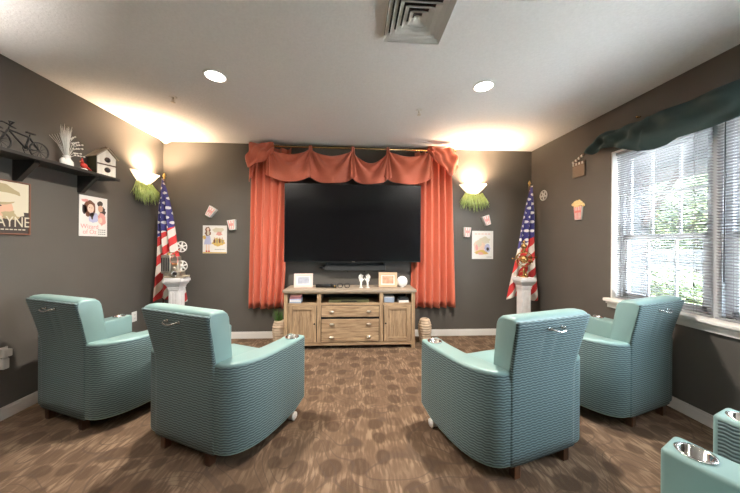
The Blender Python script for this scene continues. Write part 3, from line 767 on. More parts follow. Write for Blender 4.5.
# ------------------------------------------------------------------ pedestals
def pedestal(label, x, y):
    o = thing('pedestal', label, 'pedestal', (x, y, 0), 0, 'white column pedestals')
    MB().b2(-.105, .105, -.105, .105, 0, .05, 'pillar', bevel=.006).b2(-.085, .085, -.085, .085, .05, .085, 'pillar', bevel=.012, seg=3).build('base', o)
    q = MB().b2(-.060, .060, -.060, .060, .08, .80, 'pillar', bevel=.004)
    for s_ in (-1, 1):
        for j in (-1, 0, 1):
            q.b2(j*.034-.009, j*.034+.009, s_*.061-.003, s_*.061+.003, .13, .74, 'pillar', bevel=.002); q.b2(s_*.061-.003, s_*.061+.003, j*.034-.009, j*.034+.009, .13, .74, 'pillar', bevel=.002)
    q.build('shaft', o)
    q = MB()
    for (r0, z0, z1) in ((.066, .765, .785), (.072, .79, .805)): q.b2(-r0, r0, -r0, r0, z0, z1, 'pillar', bevel=.004)
    prf = [(.095, .795), (.100, .81), (.115, .83), (.130, .845), (.136, .865)]
    q.lathe([(0, .79)]+prf+[(0, .866)], 'pillar', seg=4, start=PI/4, smooth=False)
    q.b2(-.105, .105, -.105, .105, .865, .90, 'pillar', bevel=.005)
    q.build('capital', o)
    MB().b2(-.096, .096, -.096, .096, .90, .915, 'pillar', bevel=.004).build('top_plate', o)
    return o
pedestal('white column pedestal carrying the film projector in the left corner', -2.155, 3.50)
pedestal('white column pedestal carrying the brass armillary ornament in the right corner', 2.245, 3.50)
PZ = .916
# projector
o = thing('film_projector', 'vintage silver film projector with two reels on the left pedestal', 'film projector', (-2.155, 3.50, PZ))
MB().b2(-.11, .11, -.07, .08, 0, .022, 'roofbark', bevel=.003).build('base', o)
MB().b2(-.085, .07, -.05, .055, .022, .07, 'silver', bevel=.006).build('plinth', o)
q = MB().b2(-.155, -.045, -.055, .06, .05, .275, 'silver', bevel=.012, seg=3)
for j in range(4): q.b2(-.145+j*.025, -.134+j*.025, -.059, -.052, .08, .24, 'darkgrey')
q.build('lamp_house', o)
q = MB().b2(-.05, .04, -.045, .05, .065, .20, 'silver', bevel=.01, seg=3).b2(-.03, .035, -.052, -.04, .15, .18, 'gold', bevel=.003).b2(-.035, .03, -.03, .04, .20, .255, 'silver', bevel=.008)
q.sph((-.005, -.05, .11), .026, 'silver', 12, (1, .6, 1)); q.build('gear_box', o)
q = MB().cyl((-.02, -.06, .055), (.03, -.095, .055), .030, 'silver', r1=.026, seg=16).cyl((.03, -.095, .055), (.036, -.099, .055), .020, 'black', seg=16)
q.torus((.03, -.095, .055), .027, .004, 'chrome', axis=(.82, -.57, 0), seg=18, ms=6); q.build('lens', o)
MB().tube([(-.11, 0, .275), (-.11, 0, .295), (-.07, 0, .305), (-.03, 0, .30), (-.02, 0, .262)], .005, 'brass', 6).build('handle', o)
MB().cyl((-.10, 0, .27), (-.10, 0, .30), .018, 'gold', r1=.012, seg=12).build('chimney', o)
def reel(mb, R, m):
    mb.torus((0, 0, 0), R, R*.09, m, axis=(0, 1, 0), seg=28, ms=6)
    mb.lathe([(0, -.006), (R*.3, -.006), (R*.3, .006), (0, .006)], m, axis=(0, 1, 0), seg=16)
    for k in range(6):
        a = k*PI/3+.3; d = Vector((math.cos(a), 0, math.sin(a)))
        mb.box(d*R*.62, (R*.75, .006, R*.26), m, rot=Matrix.Rotation(-a, 3, 'Y'))
for (x, z, fx) in ((.055, .375, .02), (.062, .140, .03)):
    arm = MB().cyl((-.01, .012, z-.08 if z > .3 else z-.02), (x, .012, z), .006, 'brass', seg=8); ao = arm.build('reel_arm', o)
    q = MB(); reel(q, .062, 'ceramic'); ro = q.build('film_reel', ao); ro.location = (x, -.004, z)
# belt
MB().torus((.0, -.056, .21), .045, .003, 'stripe_red', axis=(0, 1, 0), seg=24, ms=5).build('drive_belt', o)

# armillary ornament
o = thing('armillary_ornament', 'brass armillary sphere ornament on the right pedestal', 'ornament', (2.245, 3.50, PZ))
MB().lathe([(0, 0), (.055, 0), (.057, .008), (.035, .016), (.014, .03), (.010, .06), (.018, .075), (.010, .09), (.012, .115), (0, .12)], 'brass', seg=20).build('stand', o)
q = MB()
for k in range(3):
    a = k*2*PI/3+.4; q.tube([(0, 0, .09), (.05*math.cos(a), .05*math.sin(a), .06), (.085*math.cos(a), .085*math.sin(a), .0)], [.005, .005, .006], 'brass')
q.build('leg_scroll', o)
cz = .235
MB().sph((0, 0, cz), .052, 'brass', 18).build('globe', o)
q = MB().torus((0, 0, cz), .105, .007, 'brass', axis=(.15, -.35, 1), seg=32, ms=6).torus((0, 0, cz), .098, .006, 'brass', axis=(.25, 1, .1), seg=32, ms=6).torus((0, 0, cz), .090, .005, 'brass', axis=(1, .6, .2), seg=28, ms=6)
q.build('rings', o)
q = MB().cyl((-.155, 0, cz+.008), (.17, 0, cz+.025), .005, 'brass', seg=8)
for x, z in ((-.155, cz+.008), (.17, cz+.025)): q.sph((x, 0, z), .012, 'brass', 10)
q.build('axle', o)
MB().lathe([(0, .33), (.012, .335), (.022, .35), (.010, .362), (.030, .385), (.038, .405), (.030, .425), (.010, .440), (.020, .455), (.016, .475), (0, .49)], 'brass', seg=18).build('finial', o)

# ------------------------------------------------------------------ flags
def flag(label, x, y, seed, lean=0, x_left=-.35, x_right=.0, topz=2.16, botz=.58):
    o = thing('standing_flag', label, 'flag', (x, y, 0), 0, 'flags on poles in the corners')
    MB().cyl((0, 0, .02), (0, 0, 2.17), .011, 'footwood', seg=10).build('pole', o)
    MB().lathe([(0, 0), (.11, 0), (.11, .012), (.05, .03), (.02, .06), (0, .06)], 'gold', seg=24).build('stand', o)
    MB().lathe([(0, 2.16), (.014, 2.165), (.007, 2.18), (.020, 2.20), (.012, 2.225), (0, 2.245)], 'gold', seg=14).build('finial', o)
    Dm = topz-botz
    def wid(d):   # cloth reach to left and right of the pole at depth d below the top
        f = d/Dm
        return x_left*(f**.85), x_right*(f**.75)
    def fn(u, v_):
        d = v_*Dm*(1-.10*u*math.sin(u*PI)); wl, wr = wid(d)
        xx = wr*(1-u)+wl*u
        fold = .030*min(1, d*2.2)*math.sin(u*PI*5+seed+d*.8)
        return Vector((xx+.008*math.sin(d*5+u*3), -.030-.022*math.sin(PI*u)+fold-.01, topz-d-.05*math.sin(u*PI)*v_))
    def uvf(u, v_):
        D_ = v_*1.62
        return (D_*(.28+.55*u), D_*(1-u)*.86*.72+.02*0+D_*.10)
    MB().grid(fn, 48, 60, 'flag', uvfn=uvf, thick=.003).build('flag_cloth', o)
    return o
flag('furled American flag on a pole behind the film projector', -2.455, 3.72, .3, x_left=-.075, x_right=.30)
flag('furled American flag on a pole behind the brass armillary ornament', 2.46, 3.72, 2.0, x_left=-.34, x_right=.10)

# ------------------------------------------------------------------ sconces and greenery
def sconce(label, loc, rz):
    o = thing('wall_sconce', label, 'wall sconce', loc, rz, 'glass bowl wall sconces')   # local +y points into the room
    W_ = .205; prof = [(0, 0), (.22, .006), (.45, .034), (.72, .086), (1.0, .150)]
    q = MB(); pts = []
    def fn(u, v_):
        f = v_*(len(prof)-1); i = min(int(f), len(prof)-2); a = f-i
        r_ = prof[i][0]*(1-a)+prof[i+1][0]*a; z = prof[i][1]*(1-a)+prof[i+1][1]*a
        th = PI*u
        return Vector((W_*r_*math.cos(th), .004+.135*r_*math.sin(th), z))
    q.grid(fn, 32, 16, 'frost', thick=.005); q.build('glass_bowl', o)
    MB().b2(-.05, .05, .0, .02, .02, .11, 'white', bevel=.004).build('back_plate', o)
    MB().cyl((0, .02, .07), (0, .05, .07), .012, 'white', seg=10).sph((0, .06, .085), .022, 'bulb', 12).build('bulb', o)
    front = loc[1] > 1.5
    ld = bpy.data.lights.new('sconce_lamp', 'AREA'); ld.shape = 'ELLIPSE'; ld.size = .32; ld.size_y = .07; ld.spread = math.radians(140); ld.energy = 21 if front else (75 if loc[0] < 0 else 34); ld.color = (1, .70, .44) if front else (1, .92, .84)
    lo = bpy.data.objects.new('sconce_lamp', ld); C.objects.link(lo); R = Matrix.Rotation(rz, 3, 'Z'); lo.location = Vector(loc)+R @ Vector((0, .092, .142))
    lo.rotation_euler = (PI, 0, rz)
    return o
def greenery(label, loc, rz, seed):
    o = thing('hanging_grass', label, 'greenery', loc, rz, 'green grass tufts under the sconces'); rnd = random.Random(seed); q = MB()
    for k in range(150):
        a = rnd.uniform(-1, 1); L = rnd.uniform(.14, .27)*(1-.25*abs(a)); x0 = a*.13; y0 = rnd.uniform(.012, .045)
        x1 = x0+a*.075+rnd.uniform(-.02, .02); y1 = y0+rnd.uniform(.01, .06)
        q.tube([(x0, y0, rnd.uniform(0, .04)), ((x0+x1)/2+a*.015, y1, -L*.5), (x1, y1+rnd.uniform(-.02, .03), -L)], [.003, .0042, .001], 'grass', 4)
    q.build('blades', o); q = MB().b2(-.05, .05, 0, .03, -.01, .03, 'stem', bevel=.005); q.build('tie', o)
sconce('glowing glass bowl sconce on the left wall beside the shelf', (LX, 3.600, 2.055), -PI/2)
sconce('glowing glass bowl sconce on the television wall right of the curtain', (1.752, BY, 2.068), PI)
greenery('green grass tuft hanging below the left wall sconce', (LX, 3.59, 2.05), -PI/2, 4)
greenery('green grass tuft hanging below the sconce right of the curtain', (1.752, BY, 2.06), PI, 9)
sconce('added glass bowl sconce out of view on the left wall, filling the ceiling', (LX, .85, 2.055), -PI/2)  # this and the next are unseen, added as neutral ceiling fill
sconce('added glass bowl sconce out of view on the right wall, filling the ceiling', (RX, -.15, 2.055), PI/2)

# ------------------------------------------------------------------ wall shelf
sh = thing('wall_shelf', 'long black wall shelf with triangular brackets on the left wall', 'shelf', (LX, 2.25, 1.975))
MB().b2(.0, .20, -.75, .775, 0, .026, 'darkshelf', bevel=.003).build('board', sh)
for yy in (.055, .555, -.45):
    MB().poly([(0, yy-.02, 0), (0, yy-.02, -.16), (.03, yy-.02, -.16), (.16, yy-.02, -.02), (.16, yy-.02, 0)], (0, .04, 0), 'darkshelf', bevel=.002).build('bracket', sh)
SZ = 2.0015; SXX = LX+.10
# bicycle
bk = thing('bicycle_figurine', 'black metal bicycle figurine at the left end of the wall shelf', 'figurine', (SXX, 2.25, SZ))
def wheel(y):
    q = MB().torus((0, y, .070), .066, .0062, 'iron', axis=(1, 0, 0), seg=28, ms=6)
    for k in range(10):
        a = k*PI/5; q.cyl((0, y, .070), (0, y+.064*math.cos(a), .070+.064*math.sin(a)), .0022, 'iron', seg=4)
    q.sph((0, y, .070), .008, 'iron', 8).build('wheel', bk)
wheel(.125); wheel(-.125)
q = MB(); P = dict(r=(0, .125, .07), b=(0, .03, .062), s=(0, .055, .155), h=(0, -.075, .165), f=(0, -.125, .07))
for a, b in (('r', 'b'), ('r', 's'), ('b', 's'), ('b', 'h'), ('s', 'h'), ('h', 'f')): q.cyl(P[a], P[b], .0065, 'iron', seg=6)
q.cyl((0, .055, .155), (0, .062, .185), .004, 'iron', seg=6).cyl((0, -.075, .165), (0, -.068, .195), .004, 'iron', seg=6).build('frame', bk)
MB().box((0, .066, .190), (.022, .06, .010), 'iron', bevel=.004).build('saddle', bk)
q = MB(); q.tube([(-.045, -.07, .175), (-.045, -.105, .180), (-.045, -.11, .21), (-.04, -.075, .222), (0, -.066, .200), (.04, -.075, .222), (.045, -.11, .21), (.045, -.105, .180), (.045, -.07, .175)], .0062, 'iron'); q.build('handlebar', bk)
q = MB().torus((0, .03, .062), .018, .003, 'iron', axis=(1, 0, 0), seg=16, ms=5).cyl((-.02, .03, .062), (-.02, .045, .03), .003, 'iron', seg=5).cyl((.02, .03, .062), (.02, .015, .095), .003, 'iron', seg=5); q.build('crank', bk)
# vase with pampas
o = thing('bud_vase', 'small white vase figurine holding dried stems on the wall shelf', 'vase', (SXX, 2.590, SZ))
MB().lathe([(0, 0), (.030, 0), (.042, .025), (.040, .05), (.024, .075), (.020, .09), (.028, .10), (.020, .10), (.016, .07), (0, .02)], 'ceramic', seg=20).sph((.01, -.045, .04), .022, 'ceramic', 10, (1, 1, 1.6)).build('body', o)
pm = thing('dried_stems', 'white pampas plume and budding twigs in the vase on the wall shelf', 'dried flowers', (SXX, 2.590, SZ+.06))
q = MB()
for k in range(90):
    a = random.uniform(-1, 1); b = random.uniform(-1, 1); L = random.uniform(.22, .31)
    q.tube([(b*.006, a*.006, 0), (b*.012, a*.018-.01, L*.6), (b*.022, a*.038-.012, L)], [.0012, .0022, .0006], 'pampas', 3)
for k in range(5): q.tube([(0, 0, 0), (0, -.03-.012*k, .12), (0, -.065-.02*k, .22-.012*k)], .0009, 'pampas', 3)
q.build('plume', pm)
q = MB()
for k, (dy, dz) in enumerate(((.10, .20), (.13, .15), (.115, .10), (.16, .085), (.07, .24), (.14, .19))):
    q.tube([(0, 0, .02), (0, dy*.4, dz*.75), (0, dy, dz)], .0018, 'pampas', 4)
    for j in range(4):
        f = .45+.18*j; q.sph((random.uniform(-.008, .008), dy*f, dz*(.75+.25*f)-.004), .0075, 'pampas', 6)
q.build('twigs', pm)
# cardinal
o = thing('cardinal_figurine', 'small red cardinal figurine beside the birdhouse on the shelf', 'figurine', (SXX, 2.742, SZ))
MB().lathe([(0, 0), (.034, 0), (.030, .02), (.018, .03), (0, .034)], 'ceramic', seg=16).build('base', o)
q = MB().sph((0, 0, .058), .026, 'red', 12, (.8, 1.15, .95)).sph((0, -.020, .088), .016, 'red', 10)
q.lathe([(.010, 0), (.005, .02), (0, .034)], 'red', c=(0, -.018, .095), seg=8); q.tube([(0, .018, .055), (0, .05, .04), (0, .075, .032)], [.012, .009, .005], 'red', 8); q.build('body', o)
MB().lathe([(.006, 0), (0, .014)], 'gold', c=(0, -.034, .086), axis=(0, -1, 0), seg=8).build('beak', o)
# birdhouse (front turned towards the camera)
o = thing('birdhouse', 'whitewashed two-hole birdhouse with sloped roof at the shelf end', 'birdhouse', (SXX+.01, 2.918, SZ), math.radians(72))
w, d_, h1, h2 = .155, .13, .185, .265
outl = [(-w/2, -d_/2, 0), (w/2, -d_/2, 0), (w/2, -d_/2, h1), (0, -d_/2, h2), (-w/2, -d_/2, h1)]
MB().poly(outl, (0, .012, 0), 'birdwhite').build('front_board', o)
MB().poly([(x, d_/2-.010, z) for x, _, z in outl], (0, .010, 0), 'board').b2(-w/2, -w/2+.01, -d_/2+.012, d_/2-.01, 0, h1, 'board').b2(w/2-.01, w/2, -d_/2+.012, d_/2-.01, 0, h1, 'board').b2(-w/2+.01, w/2-.01, -d_/2+.012, d_/2-.01, 0, .008, 'board').build('side_boards', o)
q = MB(); al = math.atan2(h2-h1, w/2); L_ = math.hypot(h2-h1, w/2)+.03
for sx in (-1, 1):
    q.box((sx*(w/4+.006), 0, (h1+h2)/2+.002), (L_, d_+.04, .009), 'roofbark', rot=Matrix.Rotation(sx*al, 3, 'Y'), bevel=.002)
q.build('roof', o)
for z in (.06, .16): MB().lathe([(0, 0), (.0225, 0), (.0225, .004), (0, .004)], 'black', c=(.004, -d_/2-.001, z), axis=(0, -1, 0), seg=20).torus((.004, -d_/2-.003, z), .0235, .003, 'footwood', axis=(0, 1, 0), seg=20, ms=6).build('entry_hole', o)
MB().b2(-w/2-.004, w/2+.004, -d_/2-.006, -d_/2, .104, .116, 'footwood').build('ledge', o)
MB().tube([(-.06, -d_/2-.01, h2-.01), (-.02, -d_/2-.015, h2+.012), (.02, -d_/2-.012, h2+.008), (.07, -d_/2-.01, h2-.028)], [.003, .004, .004, .002], 'footwood', 6).tube([(0, -d_/2, h2), (-.012, -d_/2, h2+.03)], [.004, .002], 'footwood', 6).build('twig', o)

# ------------------------------------------------------------------ posters (local x right, z up, y out of the wall towards the wall = +)
def poster(name, label, cat, loc, rz, w, h, m='paper', grp='posters on the walls'):
    o = thing(name, label, cat, loc, rz, grp)
    MB().b2(-w/2, w/2, -.004, 0, -h/2, h/2, m).build('sheet', o); return o
def blob(mb, x, z, rx, rz_, m, lay=1, n=18, jag=0, seed=0):
    rnd = random.Random(seed); pts = []
    for k in range(n):
        a = 2*PI*k/n; j = 1+rnd.uniform(-jag, jag); pts.append((x+rx*j*math.cos(a), -.004-.0006*lay, z+rz_*j*math.sin(a)))
    mb.poly(pts, (0, .0005, 0), m)
# left wall, large western poster with hat wearing face
PL = LX
o = poster('movie_poster', 'brown framed poster of a hat wearer at the far left, lettered WAYNE', 'poster', (PL+.001, 2.175, 1.603), -PI/2+PI, .43, .395, 'darkprint')
# local axes on left wall: rotate so that local -y points to +x
o.rotation_euler = (0, 0, PI/2)
q = MB(); q.b2(-.214, .214, -.0046, -.0042, -.03, .196, 'creamprint'); blob(q, .03, .10, .12, .075, 'tanprint', 2, 20, .08, 2); blob(q, -.02, .075, .205, .040, 'creamprint', 5.5, 24, .06, 3); blob(q, -.01, -.005, .125, .095, 'skin', 4, 22, .04, 4); blob(q, .06, -.01, .05, .06, 'brownprint', 3, 18, .1, 44); blob(q, .01, .045, .11, .03, 'tanprint', 5, 18, .05, 5)
blob(q, -.03, .008, .012, .006, 'darkprint', 6, 10, 0, 6); blob(q, .03, .008, .012, .006, 'darkprint', 6, 10, 0, 7); blob(q, 0, -.045, .026, .005, 'brownprint', 6, 10, 0, 8); blob(q, .10, -.06, .06, .035, 'tanprint', 5, 14, .2, 9); blob(q, .15, -.04, .03, .03, 'creamprint', 6, 12, .25, 10)
q.build('printed_picture', o)
q = MB(); F_ = .010
for (x0, x1, z0, z1) in ((-.225, .225, -.2075, -.1975), (-.225, .225, .1975, .2075), (-.225, -.215, -.1975, .1975), (.215, .225, -.1975, .1975)): q.b2(x0, x1, -.012, 0, z0, z1, 'brownprint', bevel=.002)
q.build('poster_frame', o)
RW = Matrix.Rotation(PI/2, 4, 'X')
text_mesh('WAYNE', .115, 'creamprint', Matrix.Translation((.070, -.0095, -.112)) @ RW, 'lettering', o, .0005, .72)
q = MB()
for k in range(14): q.b2(-.18+k*.027, -.18+k*.027+.019, -.0085, -.0065, -.172, -.164, 'creamprint')
q.build('small_print', o)
# second left poster
o = poster('movie_poster', 'white poster with two women and red lettering under the shelf bracket', 'poster', (PL+.001, 2.952, 1.600), PI/2, .300, .400)
q = MB(); blob(q, -.045, .075, .060, .085, 'brownprint', 1, 20, .12, 11); blob(q, -.035, .078, .034, .045, 'skin2', 2, 18, .02, 12); blob(q, .065, .135, .035, .028, 'darkprint', 1, 12, .15, 13); blob(q, .070, .085, .028, .035, 'skin', 2, 16, .05, 14); blob(q, .10, .055, .030, .05, 'darkprint', 1, 16, .2, 15)
blob(q, .085, -.02, .045, .065, 'roseprint', 2, 16, .2, 16); blob(q, -.01, -.01, .05, .055, 'blueprint', 1, 16, .2, 17); blob(q, -.02, .0, .012, .035, 'darkprint', 3, 8, .2, 18); blob(q, -.10, .06, .025, .05, 'darkprint', 1, 14, .25, 19); blob(q, .07, -.035, .02, .03, 'skin2', 3, 12, .1, 20); blob(q, -.09, .15, .035, .016, 'pink', 1, 12, .3, 21)
for sx in (-1, 1): blob(q, -.035+sx*.012, .084, .005, .003, 'darkprint', 3, 8, 0, 1)
blob(q, -.034, .052, .010, .003, 'roseprint', 3, 8, 0, 1); q.build('printed_picture', o)
text_mesh('Wizard', .062, 'pink', Matrix.Translation((-.045, -.0062, -.105)) @ RW, 'lettering', o, .0004)
text_mesh('of Oz', .062, 'pink', Matrix.Translation((-.045, -.0062, -.158)) @ RW, 'lettering', o, .0004)
q = MB()
for j in range(3):
    for k in range(4): q.b2(.045+k*.022, .061+k*.022, -.0055, -.0045, -.18+j*.022, -.174+j*.022, 'darkprint')
q.build('small_print', o)
# poster left of the curtain
o = poster('movie_poster', 'white poster of a girl in lilac dress left of the curtain', 'poster', (-1.934, BY-.001, 1.388), 0, .325, .390)
q = MB(); blob(q, -.095, .135, .035, .04, 'brownprint', 1, 16, .12, 22); blob(q, -.093, .140, .018, .022, 'skin2', 2, 14, 0, 23); blob(q, -.095, .085, .040, .035, 'brownprint', 2, 14, .2, 24); blob(q, -.090, .088, .018, .035, 'creamprint', 3, 12, .1, 25)
q.poly([(-.125, -.0052, .055), (-.065, -.0052, .055), (-.045, -.0052, -.07), (-.145, -.0052, -.07)], (0, .0005, 0), 'blueprint')
blob(q, -.14, .03, .022, .028, 'goldprint', 3, 12, .2, 26)
q.b2(-.118, -.102, -.0052, -.0045, -.155, -.07, 'skin2').b2(-.086, -.070, -.0052, -.0045, -.155, -.07, 'skin2'); blob(q, -.11, -.165, .014, .012, 'red', 2, 8, 0, 1); blob(q, -.078, -.165, .014, .012, 'red', 2, 8, 0, 1)
blob(q, .045, .13, .075, .035, 'creamprint', 1, 16, .2, 27); blob(q, .06, .08, .04, .035, 'roseprint', 1, 16, .3, 28); blob(q, .05, -.04, .085, .055, 'goldprint', 1, 22, .22, 29)
for k in range(4): blob(q, -.005+k*.036, -.02-.006*(k % 2), .013, .03, ('brownprint', 'tanprint')[k % 2], 2, 12, .15, 30+k); blob(q, -.005+k*.036, .018, .009, .010, 'skin', 3, 10, 0, 1)
q.b2(-.16, .16, -.0045, -.0042, -.193, -.178, 'goldprint'); q.build('printed_picture', o)
q = MB()
for k in range(6): q.b2(.0+k*.023, .018+k*.023, -.0055, -.0045, -.142, -.137, 'darkprint')
q.build('small_print', o)
# poster right of the curtain
o = poster('movie_poster', 'pale pastel poster below the tilted cups right of the curtain', 'poster', (1.908, BY-.001, 1.335), 0, .320, .415)
q = MB(); blob(q, -.05, -.03, .085, .10, 'skin2', 1, 20, .15, 35); blob(q, -.06, .02, .045, .05, 'creamprint', 2, 16, .1, 36); blob(q, .07, -.05, .045, .06, 'blueprint', 2, 16, .2, 37); blob(q, .075, -.06, .02, .028, 'darkprint', 3, 12, .2, 38); blob(q, -.02, -.11, .10, .035, 'goldprint', 2, 18, .25, 39); blob(q, .03, .07, .08, .05, 'creamprint', 1, 18, .2, 40); blob(q, -.03, -.125, .045, .02, 'roseprint', 3, 12, .2, 41); blob(q, -.09, -.04, .02, .05, 'pink', 3, 12, .2, 42); q.build('printed_picture', o)
q = MB()
for k in range(5): q.b2(-.12+k*.05, -.085+k*.05, -.0055, -.0045, .152, .172, 'pinkframe')
for k in range(4): q.b2(.06+k*.02, .075+k*.02, -.0055, -.0045, -.182, -.176, 'darkprint')
q.build('lettering', o)

# popcorn cups on the television wall (half cups fixed to the wall)
def cup(label, x, z, ang):
    o = thing('popcorn_cup', label, 'popcorn cup', (x, BY+.0008, z), 0, 'striped popcorn cups on the wall'); o.rotation_euler = (0, math.radians(ang), 0)
    q = MB(); q.poly([(-.054, -.060, .070), (.054, -.060, .070), (.036, -.060, -.070), (-.036, -.060, -.070)], (0, .060, 0), 'paper', bevel=.003); q.build('carton', o)
    q = MB()
    for k in (-1, 0, 1):
        xt, xb = k*.034, k*.023; q.poly([(xt-.007, -.0612, .060), (xt+.007, -.0612, .060), (xb+.005, -.0612, -.062), (xb-.005, -.0612, -.062)], (0, .0008, 0), 'pink')
    q.box((0, -.0612, .005), (.06, .0012, .036), 'pink', bevel=0); q.build('stripes', o)
cup('white and pink popcorn cup tilted right, upper left of the television', -1.975, 1.768, 32)
cup('white and pink popcorn cup right next to the curtain, beside the girl poster', -1.688, 1.590, -8)
cup('pink popcorn cup upright, nearest the right curtain', 1.655, 1.520, 3)
cup('pink popcorn cup tilted left, above the pastel poster', 1.950, 1.695, -20)

# right wall ornaments (local -y must point to -x)
o = thing('film_reel_plaque', 'cream film reel plaque on the right wall by the flag', 'wall ornament', (RX-.0075, 3.695, 2.033), -PI/2)
q = MB(); R_ = .075
q.torus((0, 0, 0), R_*.90, R_*.10, 'ceramic', axis=(0, 1, 0), seg=32, ms=6); q.torus((0, 0, 0), R_*.25, R_*.12, 'ceramic', axis=(0, 1, 0), seg=20, ms=6)
for k in range(5):
    a = k*2*PI/5+PI/2+PI/5; q.box((R_*.58*math.cos(a), 0, R_*.58*math.sin(a)), (R_*.7, .010, R_*.30), 'ceramic', rot=Matrix.Rotation(-a, 3, 'Y'), bevel=.002)
q.build('reel', o)
o = thing('clapperboard_plaque', 'small bronze clapperboard with striped stick on the right wall', 'wall ornament', (RX-.0052, 3.092, 2.235), -PI/2)
MB().b2(-.088, .088, -.008, .006, -.090, .055, 'clap', bevel=.003).build('slate', o)
q = MB()
def stick(q, R, base):
    for k in range(8):
        q.box(base+R @ Vector((.0+.022*k+.011, 0, .014)), (.022, .014, .026), 'ceramic' if k % 2 == 0 else 'clap', rot=R)
q1 = MB(); stick(q1, Matrix.Identity(3), Vector((-.088, -.001, .056))); q1.build('lower_stick', o)
q1 = MB(); stick(q1, Matrix.Rotation(math.radians(-20), 3, 'Y'), Vector((-.088, -.001, .084))); q1.build('upper_stick', o)
o = thing('popcorn_plaque', 'small red striped popcorn box plaque on the right wall below the clapperboard', 'wall ornament', (RX-.006, 3.092, 1.755), -PI/2)
q = MB(); q.poly([(-.062, -.012, .045), (.062, -.012, .045), (.045, -.012, -.115), (-.045, -.012, -.115)], (0, .018, 0), 'paper', bevel=.002); q.build('carton', o)
q = MB()
for k in (-2, -1, 0, 1, 2):
    xt, xb = k*.025, k*.018; q.poly([(xt-.006, -.0135, .044), (xt+.006, -.0135, .044), (xb+.0045, -.0135, -.113), (xb-.0045, -.0135, -.113)], (0, .001, 0), 'stripe_red')
q.b2(-.04, .04, -.0145, -.013, -.03, -.005, 'stripe_red'); q.build('stripes', o)
q = MB(); rnd = random.Random(3)
for k in range(38):
    a = rnd.uniform(0, PI); r_ = rnd.uniform(0, .058); q.sph((r_*1.5*math.cos(a), -.006, .048+r_*1.05*math.sin(a)), .018, 'pop', 8, (1, .7, 1))
q.build('popcorn', o)

# outlets
def outlet(label, loc, rz, plugs=False):
    o = thing('wall_outlet', label, 'wall outlet', loc, rz, 'white wall outlets')
    MB().b2(-.038, .038, -.006, 0, -.06, .06, 'white', bevel=.003).build('cover_plate', o)
    q = MB()
    for z in (-.022, .022):
        q.b2(-.016, .016, -.008, -.005, z-.014, z+.014, 'white', bevel=.003)
        for x in (-.006, .006): q.b2(x-.001, x+.001, -.009, -.0075, z-.004, z+.006, 'black')
    q.build('socket', o)
    if plugs:
        MB().b2(-.026, .030, -.05, -.008, -.01, .045, 'white', bevel=.006).b2(-.02, .02, -.04, -.008, -.10, -.02, 'white', bevel=.006).build('plug_in_adapter', o)
outlet('white wall outlet with plug-in adapter at the far left edge', (LX, 2.225, .485), PI/2, True)
outlet('white wall outlet on the left wall between the two left chairs', (LX, 3.478, .445), PI/2)
outlet('white wall outlet behind the console near the right ribbed vase', (.855, BY, .21), 0)

# ------------------------------------------------------------------ outdoors
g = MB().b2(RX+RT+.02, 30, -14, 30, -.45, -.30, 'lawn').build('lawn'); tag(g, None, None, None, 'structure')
g = MB().b2(RX+RT+.02, 7.3, -9, 12, -.30, -.285, 'concrete').build('bounce_paving'); tag(g, None, None, None, 'structure')  # unseen pale paving, added to bounce sunlight up to the ceiling
def porch():
    o = thing('porch_truss', 'brown wooden porch gable with diagonal braces outside the window', 'porch', (4.6, 4.15, -.30))
    MB().b2(-.07, .07, -.07, .07, 0, 2.75, 'siding').build('post', o)
    MB().b2(-.07, .07, -3.4, -3.26, 0, 2.75, 'siding').build('post', o)
    MB().b2(-.08, .08, -3.5, .3, 2.75, 2.92, 'siding').build('beam', o)
    q = MB().cyl((0, .35, 2.4), (0, -1.6, 4.1), .09, 'beam', seg=4, smooth=False); q.build('rafter', o)
    q = MB().cyl((0, -3.6, 2.4), (0, -1.6, 4.1), .09, 'beam', seg=4, smooth=False); q.build('rafter', o)
    MB().poly([(-1.75, 1.2, 2.93), (1.6, 1.2, 2.93), (1.6, -3.4, 2.93), (-1.75, -3.4, 2.93)], (0, 0, .1), 'slate').build('roof', o)  # unseen slab, added to keep sky off the visible window units
    MB().cyl((0, 0, 1.9), (0, -.55, 2.75), .05, 'beam', seg=4, smooth=False).build('brace', o)
porch()
f = thing('garden_fence', 'pale horizontal board fence beyond the blinds', 'fence', (9, 0, -.30))
q = MB()
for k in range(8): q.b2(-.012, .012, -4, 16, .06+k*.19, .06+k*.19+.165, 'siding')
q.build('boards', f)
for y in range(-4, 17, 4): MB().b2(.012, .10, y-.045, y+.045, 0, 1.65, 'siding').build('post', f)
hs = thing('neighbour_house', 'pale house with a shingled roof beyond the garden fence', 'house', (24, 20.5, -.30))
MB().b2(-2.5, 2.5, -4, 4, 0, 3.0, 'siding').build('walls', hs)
MB().poly([(-2.9, -4.3, 3.0), (2.9, -4.3, 3.0), (0, -4.3, 5.0)], (0, 8.6, 0), 'slate').build('roof', hs)
for y in (-2, 1.5): MB().b2(-2.53, -2.49, y-.5, y+.5, 1.0, 2.2, 'screen').build('window', hs)
